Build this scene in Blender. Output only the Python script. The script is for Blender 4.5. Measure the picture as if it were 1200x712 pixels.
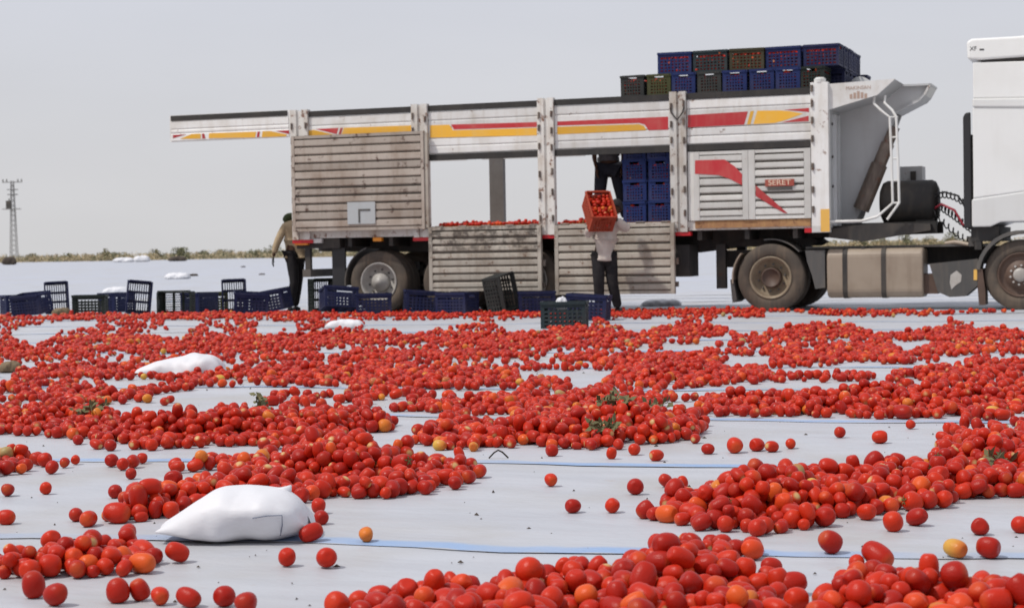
import bpy, bmesh, math, random
import numpy as np
from mathutils import Vector, Matrix, Euler
for o in list(bpy.data.objects): bpy.data.objects.remove(o)
SC = bpy.context.scene
COL = SC.collection
R = math.radians
rnd = random.Random(7)

# ------------------------------------------------------------------ camera
FPX, CAMH, HOR, ROLL = 2100.0, 1.0, 294.0, 1.0
_p = math.atan((356 - HOR) / FPX); _r = R(ROLL)
CF = Vector((0, math.cos(_p), -math.sin(_p))); _R0 = Vector((1, 0, 0)); _U0 = _R0.cross(CF)
CR = _R0 * math.cos(_r) - _U0 * math.sin(_r); CU = _R0 * math.sin(_r) + _U0 * math.cos(_r)
CO = Vector((0, 0, CAMH))
cam = bpy.data.cameras.new('camera'); camo = bpy.data.objects.new('camera', cam); COL.objects.link(camo)
cam.sensor_width = 36; cam.lens = FPX / 1200 * 36; cam.clip_start = 0.1; cam.clip_end = 9000
camo.matrix_world = Matrix(((CR.x, CU.x, -CF.x, CO.x), (CR.y, CU.y, -CF.y, CO.y), (CR.z, CU.z, -CF.z, CO.z), (0, 0, 0, 1)))
cam.dof.use_dof = True; cam.dof.focus_distance = 8.5; cam.dof.aperture_fstop = 6.3
SC.camera = camo

# ------------------------------------------------------------------ light
SUN_DIR = Vector((-0.52, -0.22, 0.88)).normalized()
W = bpy.data.worlds.new('World'); SC.world = W; W.use_nodes = True
nt = W.node_tree; nt.nodes.clear()
wo = nt.nodes.new('ShaderNodeOutputWorld'); bg = nt.nodes.new('ShaderNodeBackground')
sky = nt.nodes.new('ShaderNodeTexSky'); sky.sky_type = 'NISHITA'; sky.sun_disc = False
sky.sun_elevation = math.asin(SUN_DIR.z); sky.sun_rotation = math.atan2(SUN_DIR.x, SUN_DIR.y)
sky.air_density = 1.0; sky.dust_density = 4.0; sky.ozone_density = 1.0
tc = nt.nodes.new('ShaderNodeTexCoord')
mp = nt.nodes.new('ShaderNodeMapping'); mp.inputs['Scale'].default_value = (2.2, 2.2, 9.0)
nz = nt.nodes.new('ShaderNodeTexNoise'); nz.inputs['Scale'].default_value = 1.6; nz.inputs['Detail'].default_value = 5
sep = nt.nodes.new('ShaderNodeSeparateXYZ')
rmp = nt.nodes.new('ShaderNodeValToRGB')
rmp.color_ramp.elements[0].position = 0.0; rmp.color_ramp.elements[0].color = (7.3, 7.24, 7.32, 1)
rmp.color_ramp.elements[1].position = 0.17; rmp.color_ramp.elements[1].color = (6.95, 7.1, 7.85, 1)
veil = nt.nodes.new('ShaderNodeMix'); veil.data_type = 'RGBA'; veil.blend_type = 'MULTIPLY'; veil.inputs[0].default_value = 1
cl = nt.nodes.new('ShaderNodeMapRange'); cl.inputs['From Min'].default_value = 0.3; cl.inputs['From Max'].default_value = 0.75
cl.inputs['To Min'].default_value = 0.965; cl.inputs['To Max'].default_value = 1.045
mix = nt.nodes.new('ShaderNodeMix'); mix.data_type = 'RGBA'; mix.inputs[0].default_value = 0.86   # thin high overcast veils the clear sky
L = nt.links.new
L(tc.outputs['Generated'], mp.inputs['Vector']); L(mp.outputs[0], nz.inputs['Vector']); L(nz.outputs['Fac'], cl.inputs['Value'])
L(tc.outputs['Generated'], sep.inputs[0]); L(sep.outputs['Z'], rmp.inputs[0])
L(rmp.outputs[0], veil.inputs[6]); L(cl.outputs[0], veil.inputs[7])
L(sky.outputs[0], mix.inputs[6]); L(veil.outputs[2], mix.inputs[7]); L(mix.outputs[2], bg.inputs['Color'])
bg.inputs['Strength'].default_value = 0.1
L(bg.outputs[0], wo.inputs[0])
sl = bpy.data.lights.new('sun', 'SUN'); slo = bpy.data.objects.new('sun', sl); COL.objects.link(slo)
sl.energy = 2.75; sl.angle = R(2.5); sl.color = (1, 0.955, 0.89)
slo.rotation_euler = SUN_DIR.to_track_quat('Z', 'Y').to_euler()
slo.location = (-20, -10, 30)
SC.view_settings.view_transform = 'Standard'; SC.view_settings.look = 'None'
SC.view_settings.exposure = 0.0; SC.view_settings.gamma = 1.0; SC.view_settings.use_curve_mapping = False
SC.render.engine = 'CYCLES'

# ------------------------------------------------------------------ survey helpers
def ray(x, y): return CF * FPX + CR * (x - 600) - CU * (y - 356)
def G(x, y, z=0.0):
    d = ray(x, y); return CO + d * ((z - CAMH) / d.z)
def pix(P):
    q = Vector(P) - CO; w = q.dot(CF); return 600 + FPX * q.dot(CR) / w, 356 - FPX * q.dot(CU) / w
def at(x, d, z):                    # a point at depth d on column x, height z
    P = CO + ray(x, 356) * (d / FPX); return Vector((P.x, P.y, z))
TH = R(20); TP = G(903, 365); TU = Vector((math.cos(TH), -math.sin(TH), 0)); TV = Vector((math.sin(TH), math.cos(TH), 0))
def uz(x, y, v=0.0):
    P = TP + TV * v; d = ray(x, y); Q = CO + d * ((P - CO).dot(TV) / d.dot(TV)); return (Q - TP).dot(TU), Q.z
def TW(u, v, z): return TP + TU * u + TV * v + Vector((0, 0, z))
def rise(d): return 0.0 if d < 50 else 0.62 * ((min(d, 255.0) - 50) / 205) ** 1.3
def gz(x, y):
    return (0.0035 * math.sin(1.7 * x + 3.1 * y + 1) + 0.0032 * math.sin(2.9 * x - 1.3 * y) + 0.0026 * math.sin(5.3 * y + 0.9 * x + 2) + 0.008 + 0.007 * abs(math.sin(1.45 * y + 0.33 * x + 0.5 * math.sin(1.1 * x) + 0.3)) ** 12)

# ------------------------------------------------------------------ materials
MATS = {}
def mat(name, color, rough=0.6, metal=0.0, spec=0.5):
    m = bpy.data.materials.new(name); m.use_nodes = True
    b = m.node_tree.nodes['Principled BSDF']
    b.inputs['Base Color'].default_value = (*color, 1); b.inputs['Roughness'].default_value = rough
    b.inputs['Metallic'].default_value = metal; b.inputs['Specular IOR Level'].default_value = spec
    MATS[name] = m; return m
def N(m, t, **kw):
    n = m.node_tree.nodes.new(t)
    for k, v in kw.items():
        if hasattr(n, k): setattr(n, k, v)
        else: n.inputs[k].default_value = v
    return n
def LK(m, a, b): m.node_tree.links.new(a, b)
def noise(m, scale, detail=4, vec=None, stretch=None, rough=0.55):
    if vec is None:
        t = N(m, 'ShaderNodeTexCoord'); vec = t.outputs['Object']
    if stretch:
        mp = N(m, 'ShaderNodeMapping'); mp.inputs['Scale'].default_value = stretch; LK(m, vec, mp.inputs['Vector']); vec = mp.outputs[0]
    n = N(m, 'ShaderNodeTexNoise'); n.inputs['Scale'].default_value = scale; n.inputs['Detail'].default_value = detail; n.inputs['Roughness'].default_value = rough
    LK(m, vec, n.inputs['Vector']); return n.outputs['Fac']
def step(m, val, lo, hi, a=0.0, b=1.0):
    r = N(m, 'ShaderNodeMapRange'); r.inputs['From Min'].default_value = lo; r.inputs['From Max'].default_value = hi
    r.inputs['To Min'].default_value = a; r.inputs['To Max'].default_value = b
    r.interpolation_type = 'SMOOTHSTEP'; LK(m, val, r.inputs['Value']); return r.outputs[0]
def mixc(m, fac, a, b):
    x = N(m, 'ShaderNodeMix', data_type='RGBA')
    if hasattr(fac, 'links'): LK(m, fac, x.inputs[0])
    else: x.inputs[0].default_value = fac
    for i, c in ((6, a), (7, b)):
        if hasattr(c, 'links'): LK(m, c, x.inputs[i])
        else: x.inputs[i].default_value = (*c, 1)
    return x.outputs[2]
def bump(m, h, strength=0.3, dist=0.01):
    b = N(m, 'ShaderNodeBump'); b.inputs['Strength'].default_value = strength; b.inputs['Distance'].default_value = dist
    LK(m, h, b.inputs['Height']); LK(m, b.outputs[0], m.node_tree.nodes['Principled BSDF'].inputs['Normal'])
def base(m, c): LK(m, c, m.node_tree.nodes['Principled BSDF'].inputs['Base Color'])
def worn(name, col, dirt, amount=0.5, rust=None, rust_amt=0.0, rough=0.55, scale=2.0, metal=0.0):
    """paint or plastic with uneven dust, streaks running down and rust patches"""
    m = mat(name, col, rough, metal)
    n1 = noise(m, scale, 6); n2 = noise(m, scale * 5, 5, stretch=(1, 1, 0.12))
    f1 = step(m, n1, 0.42, 0.75, 0, amount); f2 = step(m, n2, 0.45, 0.8, 0, amount * 0.8)
    c = mixc(m, f1, col, dirt); c = mixc(m, f2, c, dirt)
    if rust:
        n3 = noise(m, scale * 3.1, 8, rough=0.7); c = mixc(m, step(m, n3, 0.66 - rust_amt * 0.2, 0.74 - rust_amt * 0.16), c, rust)
    oi = N(m, 'ShaderNodeObjectInfo'); hs = N(m, 'ShaderNodeHueSaturation'); LK(m, step(m, oi.outputs['Random'], 0, 1, 0.86, 1.1), hs.inputs['Value']); LK(m, c, hs.inputs['Color']); c = hs.outputs[0]
    base(m, c); bump(m, noise(m, scale * 12, 4), 0.12, 0.004)
    return m
worn('white_paint', (0.74, 0.735, 0.72), (0.48, 0.43, 0.36), 0.5, (0.2, 0.1, 0.055), 0.22, 0.5)
worn('post_paint', (0.68, 0.665, 0.63), (0.42, 0.34, 0.26), 0.7, (0.17, 0.07, 0.035), 0.6, 0.55, 2.6)
worn('door_paint', (0.66, 0.65, 0.62), (0.46, 0.43, 0.38), 0.4, (0.3, 0.17, 0.09), 0.12, 0.55)
worn('front_paint', (0.56, 0.57, 0.575), (0.42, 0.42, 0.41), 0.35, (0.2, 0.1, 0.05), 0.0, 0.5)
worn('gate_paint', (0.46, 0.42, 0.36), (0.25, 0.195, 0.145), 0.75, (0.15, 0.07, 0.04), 0.42, 0.7, 2.2)
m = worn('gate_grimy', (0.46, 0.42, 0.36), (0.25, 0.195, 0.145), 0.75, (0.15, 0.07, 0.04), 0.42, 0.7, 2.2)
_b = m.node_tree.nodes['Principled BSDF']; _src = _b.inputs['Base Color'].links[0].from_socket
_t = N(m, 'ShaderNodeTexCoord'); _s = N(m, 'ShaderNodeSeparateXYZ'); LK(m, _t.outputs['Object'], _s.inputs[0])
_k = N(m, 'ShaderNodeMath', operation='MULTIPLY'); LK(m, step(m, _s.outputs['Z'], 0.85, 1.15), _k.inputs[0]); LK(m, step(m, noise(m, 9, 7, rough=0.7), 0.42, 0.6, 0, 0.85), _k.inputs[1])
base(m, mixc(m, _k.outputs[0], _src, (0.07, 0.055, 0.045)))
worn('panel_paint', (0.42, 0.365, 0.315), (0.24, 0.175, 0.13), 0.7, (0.1, 0.055, 0.04), 0.5, 0.75, 1.8)
worn('groove_grime', (0.14, 0.12, 0.1), (0.07, 0.06, 0.05), 0.5, (0.14, 0.06, 0.035), 0.3, 0.8)
worn('patch_plate', (0.42, 0.44, 0.45), (0.33, 0.32, 0.3), 0.4, None, 0, 0.5)
worn('black_strip', (0.022, 0.02, 0.019), (0.07, 0.06, 0.05), 0.4, None, 0, 0.6)
worn('stripe_red', (0.46, 0.022, 0.03), (0.5, 0.2, 0.16), 0.25, None, 0, 0.45)
worn('stripe_yellow', (0.78, 0.41, 0.035), (0.62, 0.45, 0.2), 0.3, None, 0, 0.45)
worn('chassis_black', (0.028, 0.026, 0.025), (0.085, 0.07, 0.055), 0.6, (0.07, 0.035, 0.02), 0.2, 0.7)
worn('dusty_grey', (0.08, 0.077, 0.073), (0.17, 0.14, 0.11), 0.6, None, 0, 0.6)
worn('tank_metal', (0.37, 0.3, 0.23), (0.24, 0.18, 0.13), 0.6, None, 0, 0.45)
worn('tyre_rubber', (0.075, 0.06, 0.048), (0.16, 0.118, 0.083), 0.8, None, 0, 0.85, 3)
worn('rim_beige', (0.3, 0.24, 0.165), (0.17, 0.12, 0.08), 0.6, (0.1, 0.055, 0.03), 0.3, 0.55, 4)
worn('rim_grey', (0.42, 0.4, 0.37), (0.24, 0.2, 0.16), 0.5, None, 0, 0.45, 4)
worn('hub_brown', (0.1, 0.06, 0.042), (0.06, 0.035, 0.025), 0.6, None, 0, 0.6, 6)
worn('ram_steel', (0.1, 0.075, 0.06), (0.25, 0.2, 0.16), 0.6, (0.16, 0.06, 0.03), 0.5, 0.4, 3)
worn('cab_paint', (0.77, 0.775, 0.76), (0.55, 0.54, 0.5), 0.25, None, 0, 0.32, 0.8)
worn('tube_white', (0.68, 0.68, 0.66), (0.4, 0.36, 0.3), 0.4, None, 0, 0.5, 4)
worn('grey_post', (0.17, 0.165, 0.16), (0.1, 0.095, 0.09), 0.6, (0.12, 0.06, 0.04), 0.2, 0.6)
worn('hazed_steel', (0.30, 0.305, 0.31), (0.22, 0.21, 0.2), 0.4, None, 0, 0.6)  # the pole's fading in the haze is put into this light grey
mat('lamp_red', (0.5, 0.012, 0.02), 0.3); mat('lamp_amber', (0.8, 0.28, 0.02), 0.3); mat('reflector_yellow', (0.78, 0.45, 0.1), 0.35)
mat('glass_dark', (0.02, 0.022, 0.025), 0.08); mat('hose_black', (0.02, 0.02, 0.022), 0.5); mat('hose_red', (0.35, 0.03, 0.05), 0.5)
mat('plate_text', (0.75, 0.6, 0.45), 0.5); mat('dark_text', (0.05, 0.05, 0.05), 0.5); mat('faded_text', (0.42, 0.3, 0.24), 0.6)
worn('plate_red', (0.33, 0.06, 0.04), (0.4, 0.2, 0.14), 0.4, None, 0, 0.5)
worn('old_floor', (0.3, 0.15, 0.07), (0.5, 0.3, 0.12), 0.6, (0.15, 0.07, 0.04), 0.5, 0.8, 4)

def plastic(name, col, dust=(0.2, 0.17, 0.14)):
    m = worn(name, col, dust, 0.1, None, 0, 0.6, 5); m.node_tree.nodes['Principled BSDF'].inputs['Specular IOR Level'].default_value = 0.22; return m
plastic('crate_navy', (0.012, 0.016, 0.058)); plastic('crate_blue', (0.012, 0.026, 0.115)); plastic('crate_green', (0.016, 0.023, 0.02))
plastic('crate_olive', (0.06, 0.064, 0.025)); plastic('crate_royal', (0.013, 0.024, 0.1)); plastic('crate_brown', (0.04, 0.036, 0.02)); plastic('crate_grey', (0.035, 0.038, 0.037)); plastic('crate_teal', (0.02, 0.032, 0.037)); plastic('crate_orange', (0.31, 0.045, 0.02), (0.3, 0.15, 0.09))

def cloth(name, col, col2):
    m = mat(name, col, 0.85, 0, 0.2); base(m, mixc(m, step(m, noise(m, 7, 5), 0.35, 0.7), col, col2)); bump(m, noise(m, 16, 5), 0.5, 0.02); return m
cloth('skin', (0.075, 0.04, 0.026), (0.06, 0.03, 0.02)); cloth('tan_cloth', (0.42, 0.325, 0.21), (0.34, 0.26, 0.165)); cloth('cream_cloth', (0.56, 0.5, 0.45), (0.46, 0.4, 0.36))
cloth('black_cloth', (0.016, 0.015, 0.017), (0.028, 0.025, 0.026)); cloth('navy_cloth', (0.014, 0.015, 0.022), (0.02, 0.02, 0.028)); cloth('green_cloth', (0.05, 0.065, 0.03), (0.03, 0.035, 0.018)); cloth('grey_cloth', (0.12, 0.12, 0.13), (0.05, 0.05, 0.055))
cloth('glove_black', (0.015, 0.015, 0.015), (0.025, 0.025, 0.025)); cloth('brown_sack', (0.2, 0.15, 0.095), (0.13, 0.095, 0.06))

m = mat('sack_white', (0.7, 0.7, 0.72), 0.55)
base(m, mixc(m, step(m, noise(m, 9, 5), 0.5, 0.8, 0, 0.35), (0.655, 0.66, 0.69), (0.54, 0.535, 0.54)))
bump(m, noise(m, 7, 5, rough=0.5, stretch=(0.5, 1, 1)), 0.4, 0.025)
mat('sack_thread', (0.16, 0.18, 0.24), 0.7)

# woven plastic sheet: pale grey, long weave streaks, blue selvedge band, dust and wrinkles
def sheet_material(name, far=False):
    m = mat(name, (0.5, 0.5, 0.51), 0.5)
    t = N(m, 'ShaderNodeTexCoord'); v = t.outputs['Object']
    st = noise(m, 1.6, 5, v, (0.5, 2.6, 1)); ws = noise(m, 1.1, 5, v); sp = noise(m, 34, 3, v)
    c = mixc(m, step(m, st, 0.35, 0.7), (0.45, 0.466, 0.505), (0.41, 0.426, 0.464))
    c = mixc(m, step(m, ws, 0.45, 0.75, 0, 0.65), c, (0.385, 0.375, 0.365))
    c = mixc(m, step(m, sp, 0.7, 0.78, 0, 0.5), c, (0.27, 0.23, 0.2))
    if not far:
        a = N(m, 'ShaderNodeAttribute'); a.attribute_name = 'edge'
        w = noise(m, 2.2, 4, v, (1, 0.2, 1))
        ad = N(m, 'ShaderNodeMath', operation='ADD'); LK(m, a.outputs['Fac'], ad.inputs[0])
        sc = N(m, 'ShaderNodeMath', operation='MULTIPLY_ADD'); LK(m, w, sc.inputs[0]); sc.inputs[1].default_value = 0.22; sc.inputs[2].default_value = -0.1
        LK(m, sc.outputs[0], ad.inputs[1])
        f = N(m, 'ShaderNodeMath', operation='MULTIPLY'); LK(m, step(m, ad.outputs[0], 0.005, 0.02), f.inputs[0]); LK(m, step(m, ad.outputs[0], 0.09, 0.15, 1, 0), f.inputs[1])
        g = N(m, 'ShaderNodeMath', operation='MULTIPLY'); LK(m, f.outputs[0], g.inputs[0]); LK(m, step(m, noise(m, 0.9, 3, v, (1, 0.1, 1)), 0.32, 0.62, 0.1, 0.85), g.inputs[1])
        c = mixc(m, g.outputs[0], c, (0.22, 0.36, 0.6))
    else:
        wv = N(m, 'ShaderNodeTexWave', bands_direction='Y'); wv.inputs['Scale'].default_value = 0.314 / 2.227; wv.inputs['Distortion'].default_value = 1.5; wv.inputs['Detail'].default_value = 2
        LK(m, v, wv.inputs['Vector'])
        c = mixc(m, step(m, wv.outputs['Fac'], 0.9, 1, 0, 0.4), c, (0.25, 0.38, 0.62))
        c = mixc(m, step(m, noise(m, 0.12, 4, v, (0.3, 1, 1)), 0.4, 0.7, 0, 0.5), c, (0.43, 0.46, 0.55))  # bluish sky sheen of the distant sheeting, mixed into its colour
    base(m, c)
    pu = noise(m, 5.5, 4, v, rough=0.7); c = mixc(m, step(m, pu, 0.64, 0.76, 0, 0.4), c, (0.36, 0.26, 0.2)); c = mixc(m, step(m, noise(m, 0.55, 5, v), 0.45, 0.72, 0, 0.4), c, (0.37, 0.355, 0.335)); base(m, c)
    h1 = noise(m, 1.9, 5, v, (0.8, 1.5, 1), 0.5); h2 = noise(m, 120, 2, v, (0.4, 1, 1))
    hm = N(m, 'ShaderNodeMath', operation='MULTIPLY_ADD'); LK(m, h2, hm.inputs[0]); hm.inputs[1].default_value = 0.012; LK(m, h1, hm.inputs[2])
    bump(m, hm.outputs[0], 0.8, 0.035)
    return m
sheet_material('sheet'); sheet_material('sheet_far', True)
m = mat('earth', (0.28, 0.21, 0.14), 0.95); base(m, mixc(m, step(m, noise(m, 0.15, 6), 0.35, 0.7), (0.33, 0.25, 0.165), (0.24, 0.185, 0.12)))
m = mat('leaf_far', (0.1, 0.11, 0.05), 0.8, 0, 0.2)
a = N(m, 'ShaderNodeAttribute'); a.attribute_name = 'Col'; base(m, a.outputs['Color'])
m = mat('tomato_skin', (0.45, 0.03, 0.02), 0.4, 0, 0.2)
a = N(m, 'ShaderNodeAttribute'); a.attribute_name = 'Col'
dn = step(m, noise(m, 26, 4), 0.5, 0.8, 0, 0.12)
base(m, mixc(m, dn, a.outputs['Color'], (0.36, 0.17, 0.1)))
bump(m, noise(m, 5, 3), 0.09, 0.2)
_b = m.node_tree.nodes['Principled BSDF']; _src = _b.inputs['Base Color'].links[0].from_socket
_oi = N(m, 'ShaderNodeObjectInfo'); _v = N(m, 'ShaderNodeTexCoord'); _of = N(m, 'ShaderNodeVectorMath', operation='ADD'); LK(m, _v.outputs['Object'], _of.inputs[0]); LK(m, _oi.outputs['Location'], _of.inputs[1])
base(m, mixc(m, step(m, noise(m, 2.3, 6, _of.outputs[0], rough=0.7), 0.66, 0.74, 0, 0.45), _src, (0.16, 0.06, 0.025)))
b = m.node_tree.nodes['Principled BSDF']; LK(m, step(m, noise(m, 14, 3), 0.3, 0.7, 0.3, 0.46), b.inputs['Roughness'])
mat('dry_stem', (0.2, 0.16, 0.08), 0.85); mat('dry_leaf', (0.13, 0.125, 0.055), 0.85); mat('debris_dark', (0.06, 0.045, 0.035), 0.9); mat('calyx_green', (0.1, 0.12, 0.035), 0.8)
mat('wood_twig', (0.035, 0.028, 0.022), 0.9)

# ------------------------------------------------------------------ mesh helpers
class MB:
    def __init__(s): s.v = []; s.f = []; s.sm = False
    def add(s, vs, fs):
        k = len(s.v); s.v += [tuple(p) for p in vs]; s.f += [tuple(i + k for i in f) for f in fs]; return s
    def box(s, x0, x1, y0, y1, z0, z1):
        return s.add([(x0, y0, z0), (x1, y0, z0), (x1, y1, z0), (x0, y1, z0), (x0, y0, z1), (x1, y0, z1), (x1, y1, z1), (x0, y1, z1)],
                     [(3, 2, 1, 0), (4, 5, 6, 7), (0, 1, 5, 4), (1, 2, 6, 5), (2, 3, 7, 6), (3, 0, 4, 7)])
    def prism(s, pts, y0, y1):            # outline in (x, z) pushed along y
        n = len(pts); a = sum(pts[i][0] * pts[(i + 1) % n][1] - pts[(i + 1) % n][0] * pts[i][1] for i in range(n))
        if a < 0: pts = pts[::-1]
        vs = [(p[0], y0, p[1]) for p in pts] + [(p[0], y1, p[1]) for p in pts]
        fs = [tuple(range(n)), tuple(range(2 * n - 1, n - 1, -1))] + [(i, i + n, (i + 1) % n + n, (i + 1) % n) for i in range(n)]
        return s.add(vs, fs)
    def tube(s, pts, r, n=8, closed_ends=True):
        pts = [Vector(p) for p in pts]; rr = r if isinstance(r, (list, tuple)) else [r] * len(pts)
        vs = []; up = None
        for i, p in enumerate(pts):
            t = (pts[min(i + 1, len(pts) - 1)] - pts[max(i - 1, 0)]).normalized()
            if up is None: up = t.orthogonal().normalized()
            up = (up - t * up.dot(t)); up = up.normalized() if up.length > 1e-6 else t.orthogonal().normalized()
            b = t.cross(up)
            for k in range(n):
                a = 2 * math.pi * k / n; vs.append(p + up * (rr[i] * math.cos(a)) + b * (rr[i] * math.sin(a)))
        fs = [(i * n + k, i * n + (k + 1) % n, (i + 1) * n + (k + 1) % n, (i + 1) * n + k) for i in range(len(pts) - 1) for k in range(n)]
        if closed_ends: fs += [tuple(range(n - 1, -1, -1)), tuple(range((len(pts) - 1) * n, len(pts) * n))]
        return s.add(vs, fs)
    def lathe(s, prof, n=40, c=(0, 0, 0)):       # profile (y, r) turned about the y axis
        vs = []; k = len(prof)
        for j in range(n):
            a = 2 * math.pi * j / n
            for (y, r) in prof: vs.append((c[0] + r * math.cos(a), c[1] + y, c[2] + r * math.sin(a)))
        fs = [(j * k + i, j * k + i + 1, ((j + 1) % n) * k + i + 1, ((j + 1) % n) * k + i) for j in range(n) for i in range(k - 1)]
        return s.add(vs, fs)
    def mesh(s, name, m=None, smooth=False):
        me = bpy.data.meshes.new(name); me.from_pydata(s.v, [], s.f)
        if m: me.materials.append(MATS[m])
        if smooth: me.polygons.foreach_set('use_smooth', [True] * len(me.polygons))
        me.update(); return me
    def build(s, name, m, parent=None, smooth=False): return link(name, s.mesh(name, m, smooth), parent)
def link(name, me, parent=None):
    o = bpy.data.objects.new(name, me); COL.objects.link(o)
    if parent: o.parent = parent
    return o
def empty(name, loc=(0, 0, 0), rz=0):
    o = bpy.data.objects.new(name, None); COL.objects.link(o); o.location = loc; o.rotation_euler = (0, 0, rz); o.empty_display_size = 0.2; return o
def tag(o, label=None, cat=None, group=None, kind=None):
    if label: o['label'] = label
    if cat: o['category'] = cat
    if group: o['group'] = group
    if kind: o['kind'] = kind
    return o
def fixn(o):
    bm = bmesh.new(); bm.from_mesh(o.data); bmesh.ops.recalc_face_normals(bm, faces=bm.faces); bm.to_mesh(o.data); bm.free(); return o
def text_mesh(name, body, size, m, parent, M, extrude=0.002):
    cu = bpy.data.curves.new(name, 'FONT'); cu.body = body; cu.size = size; cu.extrude = extrude; cu.align_x = 'CENTER'; cu.align_y = 'CENTER'
    t = bpy.data.objects.new(name, cu); COL.objects.link(t); bpy.context.view_layer.update()
    me = bpy.data.meshes.new_from_object(t.evaluated_get(bpy.context.evaluated_depsgraph_get())); bpy.data.objects.remove(t)
    me.transform(M); me.materials.clear(); me.materials.append(MATS[m]); return link(name, me, parent)

# ------------------------------------------------------------------ ground and sheets
def radial_sheet(name, m, rings, zoff):
    mb = MB(); n = 96
    mb.v.append((0, 0, zoff))
    for d in rings:
        for k in range(n):
            a = 2 * math.pi * k / n; mb.v.append((d * math.cos(a), d * math.sin(a), rise(d) + zoff))
    mb.f += [(0, 1 + k, 1 + (k + 1) % n) for k in range(n)]
    for i in range(len(rings) - 1):
        mb.f += [(1 + i * n + k, 1 + (i + 1) * n + k, 1 + (i + 1) * n + (k + 1) % n, 1 + i * n + (k + 1) % n) for k in range(n)]
    return mb.build(name, m, None, True)
tag(radial_sheet('ground', 'earth', [5, 20, 50, 70, 100, 140, 190, 255, 400, 900, 2500, 6000], -0.06), kind='structure')
AS = R(14.5); E1 = Vector((math.cos(AS), -math.sin(AS), 0)); E2 = Vector((math.sin(AS), math.cos(AS), 0))
T0, TW_ = 5.78, 2.227
def edge_wob(k, s): return 0.06 * math.sin(0.7 * s + k * 2.1) + 0.04 * math.sin(1.9 * s + k * 1.3) + 0.02 * math.sin(5.3 * s + k) + 0.008 * math.sin(13 * s + 2 * k)
for k in range(-3, 15):
    t0 = T0 + TW_ * k; half = 5 + 0.62 * max(t0, 0); ds = 0.16 if t0 < 14 else 0.3
    ns = int(2 * half / ds); nt_ = 22 if t0 < 20 else 8
    vs = []; ed = []
    for i in range(ns + 1):
        s = -half + 2 * half * i / ns
        f0 = t0 + edge_wob(k, s); b0 = t0 + TW_ + 0.22
        for j in range(nt_ + 1):
            q = (j / nt_); e = (b0 - f0) * q ** 1.15; t = f0 + e
            P = E1 * s + E2 * t
            z = gz(P.x, P.y) + 0.0055 * (1 - q) - 0.0055 + 0.002 * math.exp(-e / 0.08) * (0.5 + 0.5 * math.sin(3.7 * s + k)) - 0.0025 * math.exp(-e / 0.02)
            vs.append((s, t, z)); ed.append(e)
    fs = [(i * (nt_ + 1) + j, (i + 1) * (nt_ + 1) + j, (i + 1) * (nt_ + 1) + j + 1, i * (nt_ + 1) + j + 1) for i in range(ns) for j in range(nt_)]
    me = bpy.data.meshes.new('plastic_sheet'); me.from_pydata(vs, [], fs); me.materials.append(MATS['sheet'])
    me.polygons.foreach_set('use_smooth', [True] * len(fs))
    at_ = me.attributes.new('edge', 'FLOAT', 'POINT'); at_.data.foreach_set('value', ed)
    o = link('plastic_sheet', me); o.rotation_euler = (0, 0, -AS); tag(o, kind='structure')
mb = MB(); ts = [T0 + TW_ * 15 + 0.1, 45, 55, 70, 90, 110, 140, 170, 210, 246]; ns = 40
for t in ts:
    for i in range(ns + 1):
        s = (-1 + 2 * i / ns) * (22 + 0.75 * t); P = E1 * s + E2 * t; mb.v.append((s, t, rise(P.length) - 0.004 + (0.004 if t > 40 else 0)))
mb.f = [(i + j * (ns + 1), i + 1 + j * (ns + 1), i + 1 + (j + 1) * (ns + 1), i + (j + 1) * (ns + 1)) for j in range(len(ts) - 1) for i in range(ns)]
o = mb.build('plastic_sheet_field', 'sheet_far', None, True); o.rotation_euler = (0, 0, -AS); tag(o, kind='structure')

# ------------------------------------------------------------------ far scrub, shrubs, pole
def leaf_cloud(mb, cols, c, rx, ry, rz, n, size, pal, rg):
    for _ in range(n):
        a = rg.random() * 6.283; h = rg.random(); rr = math.sqrt(rg.random()) * math.sqrt(max(0.05, 1 - h * h))
        lump = 0.75 + 0.35 * math.sin(a * 3 + rx * 9) * math.sin(h * 5 + ry * 7)
        p = Vector((c[0] + rx * rr * lump * math.cos(a), c[1] + ry * rr * lump * math.sin(a), c[2] + rz * h * lump))
        d1 = Vector((rg.gauss(0, 1), rg.gauss(0, 1), rg.gauss(0, 1))).normalized() * size * (0.6 + rg.random()); d2 = d1.orthogonal().normalized() * size * (0.3 + 0.4 * rg.random())
        k = len(mb.v); mb.v += [tuple(p - d1), tuple(p + d2), tuple(p + d1), tuple(p - d2)]; mb.f.append((k, k + 1, k + 2, k + 3))
        q = pal[rg.randrange(len(pal))]; j = 0.8 + 0.4 * rg.random(); cols += [(q[0] * j, q[1] * j, q[2] * j, 1)] * 4
def colored(name, mb, cols, m, parent=None, smooth=False):
    o = mb.build(name, m, parent, smooth); ca = o.data.color_attributes.new('Col', 'FLOAT_COLOR', 'POINT'); ca.data.foreach_set('color', np.array(cols, 'f').ravel()); return o
HAZY_GREEN = [(0.15, 0.15, 0.08), (0.19, 0.185, 0.105), (0.23, 0.21, 0.13)]; STRAW = [(0.42, 0.33, 0.2), (0.48, 0.39, 0.25), (0.34, 0.27, 0.16), (0.27, 0.235, 0.14)]  # greens lightened, so distance haze is painted into the leaf colour
mb = MB(); cols = []; rg = random.Random(3)
for i in range(2600):
    d = 250 + 55 * rg.random() ** 1.3; x = (rg.random() - 0.5) * 0.74 * d
    pal = HAZY_GREEN if rg.random() < 0.27 else STRAW; h = 0.8 + 0.8 * rg.random() ** 2
    leaf_cloud(mb, cols, (x, d, rise(d) - 0.08), 0.6 + 1.5 * rg.random(), 0.7, h, 26, 0.15, pal, rg)
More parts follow.
